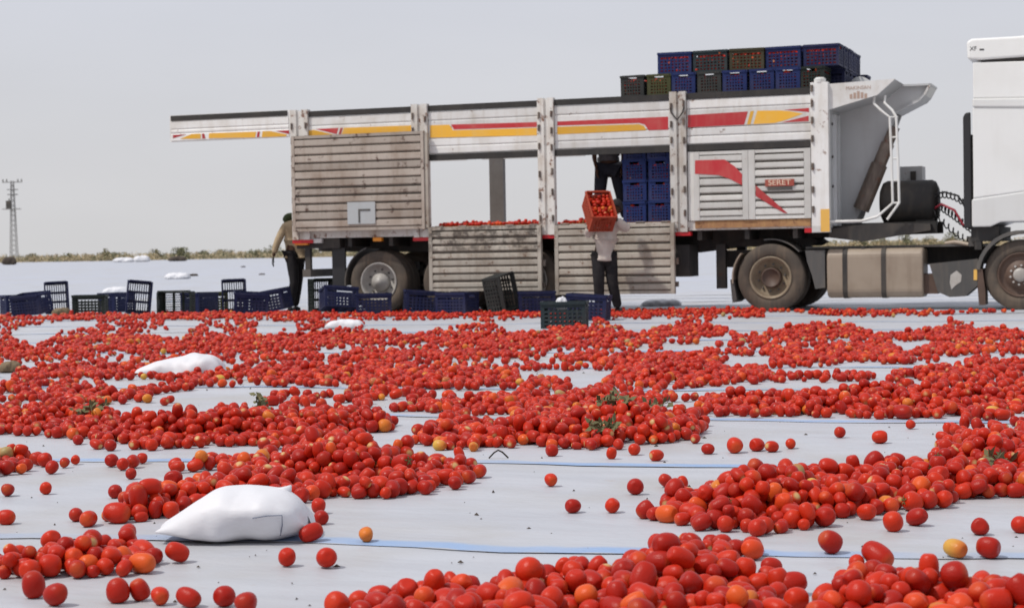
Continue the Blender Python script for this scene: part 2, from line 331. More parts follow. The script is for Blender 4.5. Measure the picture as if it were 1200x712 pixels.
tag(colored('dry_scrub', mb, cols, 'leaf_far'), 'low straw and olive scrub along the far edge of the field', 'scrub', kind='stuff')
SHR = [(80, 262, 2.1, 1.2, 0), (125, 266, 1.5, 1.9, 1), (138, 258, 2.4, 1.3, 0), (183, 262, 1.7, 1.5, 1), (213, 256, 1.9, 2.1, 0), (240, 262, 1.6, 1.2, 1), (262, 270, 2.4, 1.5, 1), (300, 260, 2.2, 1.2, 0), (322, 264, 2.3, 1.9, 0), (366, 262, 2.0, 1.6, 1),
       (1032, 260, 2.2, 1.7, 1), (1062, 266, 1.8, 2.0, 0), (1090, 258, 2.1, 1.6, 1), (1117, 262, 1.8, 2.1, 0), (1010, 262, 1.9, 1.4, 0), (40, 266, 1.6, 1.2, 1)]
for x, d, rx, h, kd in SHR:
    P = at(x, d, 0); P.z = rise(d) - 0.08; t = empty('shrub', P)
    left = x < 600
    tag(t, ('rounded dark green shrub on the far field edge ' if kd == 0 else 'pale olive haze-toned shrub on the far field edge ') + ('beyond the open sheeted ground' if left else 'seen under the trailer nose'), 'shrub', 'shrubs along the far field edge')
    mb = MB(); cols = []; leaf_cloud(mb, cols, (0, 0, 0.12), rx * 1.05, rx * 0.8, h * 0.92, 900, 0.14, HAZY_GREEN[:2] if kd == 0 else HAZY_GREEN[1:] + STRAW[3:], rg); colored('crown', mb, cols, 'leaf_far', t)
    mb = MB()
    for a in range(4): mb.tube([(0, 0, -0.05), (0.5 * math.cos(a * 1.7), 0.4 * math.sin(a * 1.7), h * 0.6)], [0.05, 0.02], 5)
    mb.build('trunk', 'dry_stem', t)
# lattice power pole with crossarms and transformer
D = 290; P = at(18, D, rise(D) - 0.1); t = empty('power_pole', P); tag(t, 'grey lattice power pole with crossarms and transformer beyond the field', 'power pole')
H = 13.2
mb = MB()
def leg_at(sx, sy, h): w = 0.55 - 0.36 * h / H; return Vector((sx * w, sy * w, h))
for sx in (-1, 1):
    for sy in (-1, 1): mb.tube([leg_at(sx, sy, 0), leg_at(sx, sy, H)], 0.06, 5)
mb.build('leg', 'hazed_steel', t)
mb = MB(); h = 0.0
while h < H - 0.8:
    for sy in (-1, 1):
        mb.tube([leg_at(-1, sy, h), leg_at(1, sy, h + 0.8)], 0.03, 4); mb.tube([leg_at(1, sy, h), leg_at(-1, sy, h + 0.8)], 0.03, 4)
        mb.tube([leg_at(sy, -1, h), leg_at(sy, 1, h + 0.8)], 0.03, 4)
    h += 0.8
mb.build('brace', 'hazed_steel', t)
for hh, w in ((12.9, 1.6), (11.7, 0.9), (10.9, 0.85)):
    MB().box(-w, w, -0.07, 0.07, hh, hh + 0.16).build('crossarm', 'hazed_steel', t)
for xx in (-1.5, -0.9, 0.9, 1.5):
    MB().tube([(xx, 0, 13.0), (xx, 0, 13.25), (xx, 0, 13.5)], [0.06, 0.13, 0.05], 6).build('insulator', 'dusty_grey', t)
MB().box(-1.6, 1.2, -0.5, 0.5, 8.6, 8.72).build('platform', 'hazed_steel', t)
tr = MB().box(-1.0, -0.25, -0.45, 0.35, 8.72, 10.0).build('transformer', 'dusty_grey', t)
MB().tube([(-0.6, 0, 10.0), (-0.6, 0, 10.4)], 0.08, 6).build('bushing', 'dusty_grey', tr)

# ------------------------------------------------------------------ trailer
TR = empty('semi_trailer', TP, -TH); tag(TR, 'weathered white open semi trailer with drop side gates and red yellow stripes', 'trailer')
V0 = 0.0; VW = 2.46
BED = 1.42
MB().box(-8.13, 0.92, 0.05, VW - 0.05, 1.34, BED).build('bed_floor', 'old_floor', TR)
for v in (0.0, VW - 0.05): MB().box(-8.13, 0.92, v, v + 0.05, 1.27, BED - 0.012 if v else BED - 0.01).build('side_rail', 'post_paint', TR)
def board(u0, u1, z0, z1, v, m, parent=TR, name='side_board', th=0.035, ridge=0.012):
    pts = [(v, z0), (v - 0.0, z0 + 0.004), (v - ridge, z0 + 0.016), (v - ridge, z1 - 0.016), (v, z1 - 0.004), (v, z1), (v + th, z1), (v + th, z0)]
    mb = MB(); n = len(pts)
    mb.v = [(u0, p[0], p[1]) for p in pts] + [(u1, p[0], p[1]) for p in pts]
    mb.f = [tuple(range(n - 1, -1, -1)), tuple(range(n, 2 * n))] + [(i, (i + 1) % n, (i + 1) % n + n, i + n) for i in range(n)]
    return fixn(mb.build(name, m, parent))
BAYS = [(-7.79, -5.92), (-5.62, -3.72), (-3.44, -1.55), (-1.27, 0.66)]
for i, (a, b) in enumerate(BAYS):
    MB().box(a, b, -0.02, 0.03, 3.305, 3.40).build('top_rail', 'black_strip', TR)
    for z0, z1 in ((3.155, 3.30), (2.865, 3.15), (2.735, 2.86), (2.605, 2.73)): board(a, b, z0, z1, 0.0, 'white_paint')
    MB().box(a, b, -0.03, 0.04, 2.50, 2.60).build('bottom_rail', 'black_strip', TR)
    MB().box(a, b, VW - 0.05, VW, 2.62, 3.38).build('side_board', 'front_paint', TR)
posts = [(-8.12, -7.80), (-5.91, -5.63), (-3.72, -3.45), (-1.54, -1.28)]
for i, (a, b) in enumerate(posts):
    pm = MB().box(a, a + 0.11, -0.065, 0.055, 1.25, 3.43).box(b - 0.11, b, -0.065, 0.055, 1.25, 3.43).box(a + 0.11, b - 0.11, -0.035, 0.05, 1.252, 3.41).build('post', 'post_paint', TR)
    for zz in (1.55, 1.9, 2.25, 2.65, 2.95, 3.2):
        for uu in (a + 0.01, b - 0.05):
            z1 = zz + rnd.uniform(-0.05, 0.05); MB().tube([(uu + 0.02, -0.075, z1 - 0.05), (uu + 0.02, -0.075, z1 + 0.05)], 0.02, 6).build('hinge', 'ram_steel', pm)
    MB().box(a - 0.01, b + 0.05, -0.05, 0.06, 1.19, 1.249).build('marker_lamp', 'lamp_red', TR)
c0 = 0.5 * (posts[3][0] + posts[3][1])
MB().tube([(c0 - 0.11, -0.085, 3.18), (c0 - 0.09, -0.09, 3.10), (c0, -0.09, 2.99), (c0 + 0.09, -0.09, 3.10), (c0 + 0.11, -0.085, 3.18)], 0.014, 6).build('chain', 'chassis_black', TR)
FPU = uz(575, 220, VW)[0]
for uu, w in ((-8.1, 0.3), (FPU, 0.26), (-1.4, 0.28), (0.5, 0.3)):      # posts on the far side
    MB().box(uu, uu + w, VW - 0.06, VW + 0.06, 1.3, 3.4).build('post', 'grey_post', TR)
# stripes painted on the boards: thin sheets just proud of the paint
def stripe(px, m, v=-0.0145, name='painted_stripe', parent=TR):
    pts = [uz(x, y, v) for x, y in px]; MB().prism(pts, v, v + 0.003).build(name, m, parent)
Y, RD = 'stripe_yellow', 'stripe_red'
for px, mm in (
    ([(362, 153), (368, 152.3), (394, 158.5), (362, 160)], Y), ([(403, 149.8), (483, 147), (483, 155.5), (400, 158.5)], Y), ([(370, 151.3), (396.5, 150), (394.5, 157.2)], RD), ([(399, 150), (401.7, 150), (399.3, 158), (396.5, 158)], RD),
    ([(504, 147), (526.5, 146.2), (531, 152.8), (629, 149.9), (629, 158.7), (504, 161.5)], Y), ([(528.5, 146), (629, 143.2), (629, 148.8), (532, 151.8)], RD),
    ([(653, 142.5), (783, 136.8), (783, 152), (760, 152.6), (755.5, 146), (748.7, 144.3), (653, 147.3)], RD), ([(653, 148.7), (748.5, 145.6), (754.5, 147.5), (757.5, 152.6), (653, 157.6)], Y),
    ([(806, 135), (876.5, 130.7), (872, 146.2), (806, 149.4)], RD), ([(879.5, 130.4), (883.6, 130.1), (879.4, 145.9), (875.2, 146.1)], Y), ([(887.4, 129.8), (914, 129.5), (925, 130.4), (941, 133.3), (920, 141), (908, 144.2), (882.8, 145.7)], Y),
    ([(919, 128.8), (948, 126.6), (948, 131.4)], RD), ([(916, 143.6), (947.6, 135.8), (947.6, 142)], RD)):
    stripe(px, mm)
# swung-out rear flap
FL = -0.0
MB().box(-10.47, -8.14, FL + 0.0, FL + 0.05, 2.985, 3.44).build('rear_flap', 'white_paint', TR)
fl = [c for c in TR.children][-1]
MB().box(-10.44, -8.20, FL - 0.02, FL - 0.002, 3.345, 3.432).build('top_rail', 'black_strip', fl)
for z0, z1 in ((3.2, 3.34), (3.13, 3.195), (2.99, 3.125)): board(-10.44, -8.18, z0, z1, FL - 0.003, 'white_paint', fl, 'side_board', 0.002, 0.01)
def fstripe(px, m): stripe(px, m, -0.0175, parent=fl)
for px, mm in (([(202.5, 158.3), (218, 157.4), (202.5, 162)], RD), ([(211, 162.8), (225, 157), (235, 156.6), (235, 162.5)], Y), ([(236.7, 156.6), (239.2, 156.5), (240.7, 162.3), (237, 162.4)], RD), ([(244.5, 162.1), (245, 156.2), (300, 154.4), (299, 161.2)], Y),
               ([(301.8, 154.3), (304.5, 154.2), (303.7, 160.7), (300.7, 160.9)], RD), ([(307.5, 154), (316.5, 153.7), (336, 157.7), (335, 159.8), (306.7, 161)], Y), ([(323, 153.4), (338.5, 152.9), (338.5, 157)], RD)):
    fstripe(px, mm)
# slatted gates: each slat a piece of its own
slat_meshes = {}
def gate(name, u0, u1, z0, z1, v, n, m, gm='groove_grime', fw=0.06, label=None):
    g = MB().box(u0 + fw, u1 - fw, v + 0.012, v + 0.045, z0 + 0.01, z1 - 0.01).build(name, gm, TR)
    if label: g['label'] = label
    MB().box(u0, u0 + fw, v - 0.03, v + 0.05, z0, z1).build('frame', m, g); MB().box(u1 - fw, u1, v - 0.03, v + 0.05, z0, z1).build('frame', m, g)
    MB().box(u0 + fw, u1 - fw, v - 0.022, v + 0.048, z1 - 0.05, z1 - 0.002).build('frame', m, g); MB().box(u0 + fw, u1 - fw, v - 0.022, v + 0.048, z0 + 0.002, z0 + 0.05).build('frame', m, g)
    H = (z1 - z0 - 0.104) / n
    for i in range(n):
        zz = z0 + 0.052 + i * H; dz = rnd.uniform(-0.012, 0.006)
        board(u0 + fw + 0.004, u1 - fw - 0.004, zz + 0.008, zz + H - 0.012 + dz, v - 0.002 + rnd.uniform(-0.003, 0.003), m, g, 'slat', 0.013, 0.026)
    return g
g1 = gate('gate', -8.06, -5.66, 1.385, 2.985, -0.13, 11, 'panel_paint', fw=0.05, label='closed grey slatted gate with a riveted patch plate')
a, z1 = uz(407, 237, -0.17); b, z0 = uz(440, 262, -0.17)
pp = MB().box(a, b, -0.175, -0.168, z0, z1).build('patch_plate', 'patch_plate', g1)
um, zm = uz(421, 245, -0.17); MB().box(um - 0.015, um + 0.015, -0.182, -0.1755, z0 + 0.02, zm).build('latch', 'dusty_grey', g1); MB().box(um + 0.016, um + 0.2, -0.182, -0.1755, zm - 0.03, zm).build('latch', 'dusty_grey', g1)
MB().box(-5.655, -5.60, -0.14, -0.07, 1.4, 2.95).build('gate_edge', 'gate_paint', g1)
g2 = gate('gate', -5.60, -3.66, 0.36, 1.405, -0.13, 8, 'gate_grimy', label='grimy slatted gate hanging open below tomato strewn bed')
g3 = gate('gate', -3.43, -1.47, 0.29, 1.395, -0.13, 8, 'gate_paint', label='slatted gate hanging open behind the man with orange crate')
for g, (a, b) in ((g2, (-5.6, -3.66)), (g3, (-3.43, -1.47))):
    for k in range(5):
        uu = a + 0.15 + k * (b - a - 0.3) / 4; MB().tube([(uu - 0.07, -0.06, 1.405), (uu + 0.07, -0.06, 1.405)], 0.025, 6).build('hinge', 'ram_steel', g)
    MB().box(b - 0.01, b + 0.05, -0.12, -0.06, 0.75, 0.85).build('latch', 'ram_steel', g); MB().box(b - 0.005, b + 0.045, -0.12, -0.06, 0.4, 0.48).build('latch', 'ram_steel', g)
d1 = gate('door', -1.17, -0.31, 1.42, 2.485, -0.03, 8, 'door_paint', 'groove_grime', 0.09, 'closed white slatted side door with red stripe')
d2 = gate('door', -0.305, 0.655, 1.42, 2.485, -0.03, 8, 'door_paint', 'groove_grime', 0.1, 'closed white slatted side door with small red plate')
MB().box(-1.265, -1.175, -0.02, 0.04, 1.42, 2.49).build('door_frame', 'door_paint', TR)
MB().box(-1.16, 0.64, -0.034, 0.02, 1.3, 1.415).build('rusty_sill', 'old_floor', TR)
stripe([(814.4, 188), (849, 187), (861, 195), (869.5, 204), (869.5, 217), (856, 210), (842, 205.2), (814.4, 203.7)], RD, -0.064, parent=d1)
stripe([(885.5, 217), (894.4, 225), (904, 233), (923, 250), (918, 249), (903, 240.5), (885.5, 229.5)], RD, -0.064, parent=d2)
a, z1 = uz(896.5, 210.5, -0.08); b, z0 = uz(930.5, 217.6, -0.08)
pl = MB().box(a, b, -0.082, -0.062, z0, z1).build('name_plate', 'plate_red', d2)
RX = Matrix.Rotation(R(90), 4, 'X')
text_mesh('lettering', 'SERET', 0.115, 'plate_text', pl, Matrix.Translation(((a + b) / 2, -0.0825, (z0 + z1) / 2)) @ Matrix.Scale(1.15, 4, (1, 0, 0)) @ RX)
a2, z2 = uz(899.5, 223, -0.08); MB().box(a2, b - 0.03, -0.078, -0.062, z2, z0 - 0.004).build('lettering_bar', 'dusty_grey', d2)  # dark bar added in place of an unreadable second line of lettering
# front post, headboard, canopy and ram tower
fp = MB().box(0.665, 0.93, -0.06, 0.10, 1.20, 3.47).build('post', 'white_paint', TR)
MB().tube([(0.8, 0.02, 3.465), (0.8, 0.02, 3.52), (0.8, 0.02, 3.545)], [0.09, 0.09, 0.06], 12).build('post_cap', 'white_paint', fp)
for zz in (1.55, 1.85, 2.2, 2.62, 2.9, 3.15, 3.38): MB().tube([(0.69, -0.07, zz - 0.05), (0.69, -0.07, zz + 0.05)], 0.022, 6).build('hinge', 'ram_steel', fp)
MB().box(0.80, 0.935, -0.066, -0.0605, 1.21, 1.55).build('reflector', 'reflector_yellow', fp)
MB().box(0.67, 0.795, -0.064, -0.0605, 1.21, 1.3).build('reflector', 'white_paint', fp)
MB().box(0.55, 0.66, -0.05, 0.05, 1.2, 1.268).build('marker_lamp', 'lamp_red', TR)
hb = MB().box(0.86, 0.93, 0.10, VW, 1.27, 3.05).build('headboard', 'front_paint', TR)
for v in (0.32, 0.62, 1.95, 2.25):
    MB().box(0.93, 0.985, v, v + 0.09, 1.3, 3.0).build('rib', 'front_paint', hb)
for v in (0.24, 0.5):
    for zz in (1.9, 2.35, 2.85): MB().tube([(0.93, v, zz), (0.95, v, zz)], 0.022, 8).build('bolt', 'chassis_black', hb)
# canopy: cheek plates and sloping apron
for v in (0.0, VW - 0.03):
    MB().prism([(0.93, 3.44), (1.93, 3.47), (1.66, 3.24), (0.93, 3.05)], v, v + 0.03).build('canopy_cheek', 'white_paint', TR)
mb = MB(); mb.add([(0.93, 0.03, 3.05), (1.66, 0.03, 3.24), (1.93, 0.03, 3.46), (0.93, VW - 0.03, 3.05), (1.66, VW - 0.03, 3.24), (1.93, VW - 0.03, 3.46),
                   (0.93, 0.03, 3.09), (1.64, 0.03, 3.27), (1.90, 0.03, 3.47), (0.93, VW - 0.03, 3.09), (1.64, VW - 0.03, 3.27), (1.90, VW - 0.03, 3.47)],
                  [(0, 1, 4, 3), (1, 2, 5, 4), (6, 9, 10, 7), (7, 10, 11, 8), (2, 8, 11, 5), (0, 3, 9, 6), (0, 6, 7, 1), (1, 7, 8, 2), (3, 4, 10, 9), (4, 5, 11, 10)])
fixn(mb.build('canopy_apron', 'front_paint', TR))
text_mesh('lettering', 'MAKINSAN', 0.075, 'faded_text', TR, Matrix.Translation((1.38, -0.002, 3.36)) @ RX)
mb = MB()
for k in range(5): mb.prism([(1.25 + k * 0.055, 3.2), (1.29 + k * 0.055, 3.2), (1.29 + k * 0.055, 3.27 + 0.02 * (2 - abs(k - 2))), (1.25 + k * 0.055, 3.27 + 0.02 * (2 - abs(k - 2)))], -0.003, -0.0005)
mb.build('faded_emblem', 'faded_text', TR)
# ram tower in the middle of the headboard
t0 = uz(1060, 120, 0.95); t1 = uz(1003, 250, 0.95); tip = uz(1092, 99, 0.95); low = uz(1085, 112, 0.95)
tower = [(0.93, 1.3), (t1[0] - 0.02, 1.3), (t0[0] - 0.12, 3.02), (t0[0] + 0.25, 3.2), (low[0], low[1]), (tip[0], tip[1]), (0.93, 3.46)]
for v in (0.95, 1.52):
    MB().prism(tower, v, v + 0.03).build('ram_housing', 'front_paint', TR)
def slab(p, q, v0, v1, th, name, m, parent=TR):
    p = Vector((p[0], 0, p[1])); q = Vector((q[0], 0, q[1])); d = (q - p).normalized(); n = Vector((-d.z, 0, d.x)) * th
    mb = MB(); mb.add([(p.x, v0, p.z), (q.x, v0, q.z), (q.x, v1, q.z), (p.x, v1, p.z), (p.x + n.x, v0, p.z + n.z), (q.x + n.x, v0, q.z + n.z), (q.x + n.x, v1, q.z + n.z), (p.x + n.x, v1, p.z + n.z)],
                      [(3, 2, 1, 0), (4, 5, 6, 7), (0, 1, 5, 4), (1, 2, 6, 5), (2, 3, 7, 6), (3, 0, 4, 7)])
    return fixn(mb.build(name, m, parent))
slab((t0[0] - 0.12, 3.02), (t0[0] + 0.25, 3.2), 0.9, 1.6, 0.03, 'ram_housing', 'front_paint'); slab((t0[0] + 0.25, 3.2), low, 0.85, 1.65, 0.03, 'ram_housing', 'front_paint'); slab(low, tip, 0.85, 1.65, 0.03, 'ram_housing', 'white_paint')
slab((0.93, 3.43), (tip[0], tip[1] - 0.02), 0.85, 1.65, 0.03, 'ram_housing', 'front_paint')
mb = MB(); mb.lathe([(-0.3, 0.0), (-0.3, 0.16), (0.3, 0.16), (0.3, 0.0)], 20, (1.25, 1.25, 3.46)); mb.build('pivot_drum', 'front_paint', TR, True)
ra = uz(1008, 246, 1.1); rb = uz(1042, 150, 1.1)
mb = MB(); A_ = Vector((ra[0] + 0.05, 0.86, ra[1])); B_ = Vector((rb[0] + 0.12, 0.86, rb[1]))
mb.tube([A_, A_.lerp(B_, 0.55)], 0.13, 16); mb.tube([A_.lerp(B_, 0.55), A_.lerp(B_, 0.8)], 0.105, 16); mb.tube([A_.lerp(B_, 0.8), B_], 0.085, 16); mb.build('tipping_ram', 'ram_steel', TR, False)
# white tube ladder
for du, dv in ((0, 0), (0.16, 0.0)):
    pts = [(1.60 + du, 0.12, 3.23), (1.60 + du, 0.06, 3.12), (1.72 + du, 0.03, 3.0), (1.84 + du * 0.6, 0.02, 2.9), (1.86 + du * 0.6, 0.02, 2.3), (1.87 + du * 0.6, 0.02, 1.62), (1.64 + du * 0.9, 0.02, 1.42 - du * 0.3)]
    MB().tube(pts, 0.02, 8).build('ladder_tube', 'tube_white', TR)
MB().tube([(1.64, 0.02, 1.42), (1.4, 0.02, 1.36), (0.93, 0.02, 1.36)], 0.022, 8).build('ladder_tube', 'tube_white', TR)
for zz in (1.62, 1.95, 2.28, 2.6, 2.9): MB().tube([(1.85, 0.02, zz), (1.96, 0.02, zz)], 0.014, 6).build('rung', 'tube_white', TR)
# chassis
for v in (0.78, 1.60): MB().prism([(-8.05, 1.27), (-8.05, 1.05), (-1.5, 0.92), (0.3, 1.12), (2.42, 1.16), (2.42, 1.345), (0.9, 1.335), (0.3, 1.27)], v, v + 0.1).build('chassis_rail', 'chassis_black', TR)
MB().prism([(0.88, 1.25), (0.88, 1.12), (1.4, 1.05), (2.4, 1.2), (2.4, 1.30), (1.6, 1.33)], 0.18, 0.23).build('chassis_rail', 'chassis_black', TR)
MB().box(0.9, 2.35, 0.23, 2.3, 1.28, 1.30).build('nose_deck', 'chassis_black', TR)
for k in range(12):
    uu = -7.9 + 0.75 * k; MB().box(uu, uu + 0.07, 0.06, VW - 0.06, 1.12, 1.335).build('cross_member', 'chassis_black', TR)
MB().box(-8.1, -7.3, 0.05, 0.25, 1.1, 1.268).build('rear_bracket', 'chassis_black', TR)
MB().box(-7.48, -7.24, 0.12, 0.17, 0.42, 1.1).build('mud_flap', 'hose_black', TR)
MB().box(-7.95, -7.85, 0.05, 0.12, 0.75, 1.1).build('underrun_hanger', 'chassis_black', TR); MB().box(-8.0, -7.85, 0.05, VW - 0.05, 0.62, 0.75).build('underrun_bar', 'dusty_grey', TR)
MB().box(-8.10, -7.86, -0.03, 0.05, 1.16, 1.262).build('side_lamp', 'lamp_amber', TR); MB().box(-6.65, -6.5, -0.03, 0.05, 1.2, 1.262).build('side_lamp', 'lamp_amber', TR)
MB().box(-7.83, -7.6, -0.02, 0.05, 1.19, 1.262).build('side_lamp', 'white_paint', TR)
MB().box(-3.2, -1.3, 0.12, 0.7, 0.55, 1.05).build('tool_box', 'chassis_black', TR)
for v in (0.45, 1.9): MB().box(-0.95, -0.8, v, v + 0.12, 0.35, 1.05).build('landing_leg', 'chassis_black', TR)
def tyre_profile(r, w, y0):
    ys = y0; p = [(ys + 0.03, r * 0.62), (ys + 0.005, r * 0.68), (ys, r * 0.80), (ys + 0.012, r * 0.93), (ys + 0.035, r * 0.985)]
    k = 5
    for i in range(k):
        a = ys + 0.04 + (w - 0.08) * i / k; b = ys + 0.04 + (w - 0.08) * (i + 1) / k
        p += [(a + 0.006, r), (b - 0.008, r), (b - 0.006, r - 0.014), (b + 0.003, r - 0.014)]
    p += [(ys + w - 0.035, r * 0.985), (ys + w - 0.012, r * 0.93), (ys + w, r * 0.80), (ys + w - 0.005, r * 0.68), (ys + w - 0.03, r * 0.62)]
    return p
def wheel(parent, u, v, style, r=0.52, far=False):
    dual = style == 'dual'; sgn = -1 if far else 1
    hub0 = empty('tmp'); bpy.data.objects.remove(hub0)
    if style == 'dual' or style == 'trailer':
        prof = [(0.02, r * 0.635), (0.0, r * 0.62), (0.02, r * 0.575), (0.05, r * 0.55), (0.12, r * 0.52), (0.13, r * 0.33), (0.15, r * 0.3), (0.15, 0.0)]
    else:
        prof = [(0.02, r * 0.635), (0.0, r * 0.62), (0.02, r * 0.58), (0.07, r * 0.54), (0.055, r * 0.42), (0.0, r * 0.33), (-0.02, r * 0.22), (-0.02, 0)]
    mb = MB(); mb.lathe([(y * sgn, q) for y, q in prof], 40); rm = 'rim_beige' if style == 'dual' else ('rim_grey' if style == 'trailer' else 'hub_brown')
    w = fixn(mb.build('wheel', rm, parent, True)); w.location = (u, v, r)
    mb = MB(); mb.lathe([(y * sgn, q) for y, q in tyre_profile(r, 0.29, 0.0)], 56)
    if dual or style == 'trailer': mb.lathe([(y * sgn, q) for y, q in tyre_profile(r, 0.29, 0.32)], 56)
    fixn(mb.build('tyre', 'tyre_rubber', w, True))
    if style == 'dual': hp = [(0.14, r * 0.30), (0.03, r * 0.29), (0.02, r * 0.26), (0.05, r * 0.24), (0.06, 0)]; hm = 'hub_brown'
    elif style == 'trailer': hp = [(0.14, r * 0.3), (0.05, r * 0.28), (0.04, r * 0.16), (0.0, r * 0.14), (-0.01, 0)]; hm = 'rim_grey'
    else: hp = [(-0.01, r * 0.2), (-0.06, r * 0.19), (-0.075, r * 0.12), (-0.075, 0)]; hm = 'rim_grey'
    mb = MB(); mb.lathe([(y * sgn, q) for y, q in hp], 24); fixn(mb.build('hub', hm, w, True))
    mb = MB(); nb = 10; rr = r * (0.40 if style != 'steer' else 0.27); yy = {'dual': 0.128, 'trailer': 0.128, 'steer': -0.01}[style] * sgn
    for k in range(nb):
        a = 2 * math.pi * (k + 0.3) / nb
        mb.tube([(rr * math.cos(a), yy + 0.01 * sgn, rr * math.sin(a)), (rr * math.cos(a), yy - 0.03 * sgn, rr * math.sin(a))], 0.017, 6)
    tag(mb.build('wheel_nuts', 'dusty_grey' if style != 'steer' else 'rim_grey', w), kind='stuff')
    if style != 'steer':
        mb = MB()
        for k in range(nb):
            a = 2 * math.pi * k / nb; q = r * 0.47
            mb.tube([(q * math.cos(a), 0.128 * sgn, q * math.sin(a)), (q * math.cos(a), 0.1255 * sgn, q * math.sin(a))], 0.03, 10)
        tag(mb.build('hand_hole', 'chassis_black', w), kind='stuff')
    return w
for u in (-6.62, -5.30, -3.98):
    wheel(TR, u, 0.08, 'trailer'); wheel(TR, u, VW - 0.08, 'trailer', far=True)
    MB().tube([(u, 0.35, 0.52), (u, VW - 0.35, 0.52)], 0.07, 10).build('axle', 'chassis_black', TR)
    MB().box(u - 0.45, u + 0.45, 0.72, 0.80, 0.72, 0.84).build('leaf_spring', 'chassis_black', TR)
def fender(parent, u, r, a0, a1, v0, v1, m, th=0.02, z=0.52):
    mb = MB(); n = 16
    for i in range(n + 1):
        a = R(a0 + (a1 - a0) * i / n); c, s = math.cos(a), math.sin(a)
        mb.v += [(u + r * c, v0, z + r * s), (u + r * c, v1, z + r * s), (u + (r + th) * c, v1, z + (r + th) * s), (u + (r + th) * c, v0, z + (r + th) * s)]
    for i in range(n):
        for k in range(4): mb.f.append((i * 4 + k, i * 4 + (k + 1) % 4, i * 4 + 4 + (k + 1) % 4, i * 4 + 4 + k))
    mb.f += [(3, 2, 1, 0), tuple(n * 4 + k for k in range(4))]
    return fixn(mb.build('mudguard', m, parent, False))
fender(TR, -6.62, 0.60, 110, 185, 0.08, 0.68, 'dusty_grey')
# air tank, oil tank and box on the trailer nose
mb = MB(); prof = [(0.0, 0.0), (0.0, 0.22), (0.04, 0.31), (0.1, 0.34), (0.78, 0.34), (0.84, 0.31), (0.88, 0.22), (0.88, 0)]
mb.lathe(prof, 28); mb.v = [(1.55 + y, 1.05 + x, 1.645 + z) for x, y, z in mb.v]; fixn(mb.build('oil_tank', 'chassis_black', TR, True))
MB().box(2.1, 2.38, 0.85, 1.3, 1.3, 1.75).build('valve_box', 'chassis_black', TR)
MB().box(1.78, 2.12, 1.5, 1.95, 1.303, 2.22).build('control_box', 'front_paint', TR)
MB().box(1.95, 2.03, 1.44, 1.5, 2.0, 2.14).build('control_knob', 'chassis_black', TR)

# ------------------------------------------------------------------ tractor
TC = empty('truck_tractor', TP, -TH); tag(TC, 'white truck tractor coupled to the trailer with dusty fuel tank', 'truck')
wheel(TC, 0.0, 0.02, 'dual'); wheel(TC, 0.0, VW - 0.02, 'dual', far=True); wheel(TC, 3.70, 0.10, 'steer'); wheel(TC, 3.70, VW - 0.10, 'steer', far=True)
for u in (0, 3.7): MB().tube([(u, 0.4, 0.52), (u, VW - 0.4, 0.52)], 0.09, 10).build('axle', 'chassis_black', TC)
for v in (0.78, 1.60): MB().box(-0.9, 5.3, v, v + 0.08, 0.68, 0.95).build('frame_rail', 'chassis_black', TC)
MB().box(0.5, 3.1, 0.30, 2.1, 0.952, 0.985).build('catwalk', 'dusty_grey', TC)
for uu in (0.55, 1.6, 2.6): MB().box(uu, uu + 0.08, 0.86, 1.6, 0.72, 0.9).build('cross_member', 'chassis_black', TC)
MB().prism([(-0.55, 1.0), (0.5, 1.0), (0.62, 1.06), (0.5, 1.14), (-0.45, 1.14), (-0.75, 1.04)], 0.72, 1.72).build('fifth_wheel', 'chassis_black', TC)
MB().box(-0.35, 0.35, 0.87, 1.59, 0.95, 1.0).build('fifth_wheel_base', 'chassis_black', TC)
fender(TC, 0.0, 0.58, 140, 188, 0.0, 0.66, 'tank_metal'); fender(TC, 0.0, 0.58, 42, 100, 0.06, 0.66, 'dusty_grey')
MB().prism([(-0.63, 0.5), (-0.58, 0.5), (-0.53, 0.18), (-0.60, 0.14)], 0.02, 0.64).build('mud_flap', 'dusty_grey', TC)
MB().prism([(0.53, 0.93), (0.83, 0.93), (0.83, 0.36), (0.68, 0.34), (0.63, 0.55), (0.56, 0.75)], 0.08, 0.6).build('battery_box', 'dusty_grey', TC)
def rounded_tank(u0, u1, v0, v1, z0, z1, rad=0.13):
    prof = []
    for cx, cz, a0 in ((v1 - rad, z1 - rad, 0), (v0 + rad, z1 - rad, 90), (v0 + rad, z0 + rad, 180), (v1 - rad, z0 + rad, 270)):
        for k in range(6): a = R(a0 + 90 * k / 5); prof.append((cx + rad * math.cos(a), cz + rad * math.sin(a)))
    n = len(prof); cv = (v0 + v1) / 2; cz = (z0 + z1) / 2; mb = MB()
    for u, s in ((u0, 0.93), (u0 + 0.015, 0.985), (u0 + 0.04, 1), (u1 - 0.04, 1), (u1 - 0.015, 0.985), (u1, 0.93)):
        mb.v += [(u, cv + (p[0] - cv) * s, cz + (p[1] - cz) * s) for p in prof]
    for i in range(5): mb.f += [(i * n + k, i * n + (k + 1) % n, (i + 1) * n + (k + 1) % n, (i + 1) * n + k) for k in range(n)]
    mb.f += [tuple(range(n)), tuple(range(6 * n - 1, 5 * n - 1, -1))]
    return prof, fixn(mb.build('fuel_tank', 'tank_metal', TC, False))
prof, tk = rounded_tank(0.86, 2.30, 0.06, 0.68, 0.20, 0.945)
bv = tk.modifiers.new('soften', 'BEVEL'); bv.width = 0.012; bv.segments = 2; bv.limit_method = 'ANGLE'; bv.angle_limit = R(40)
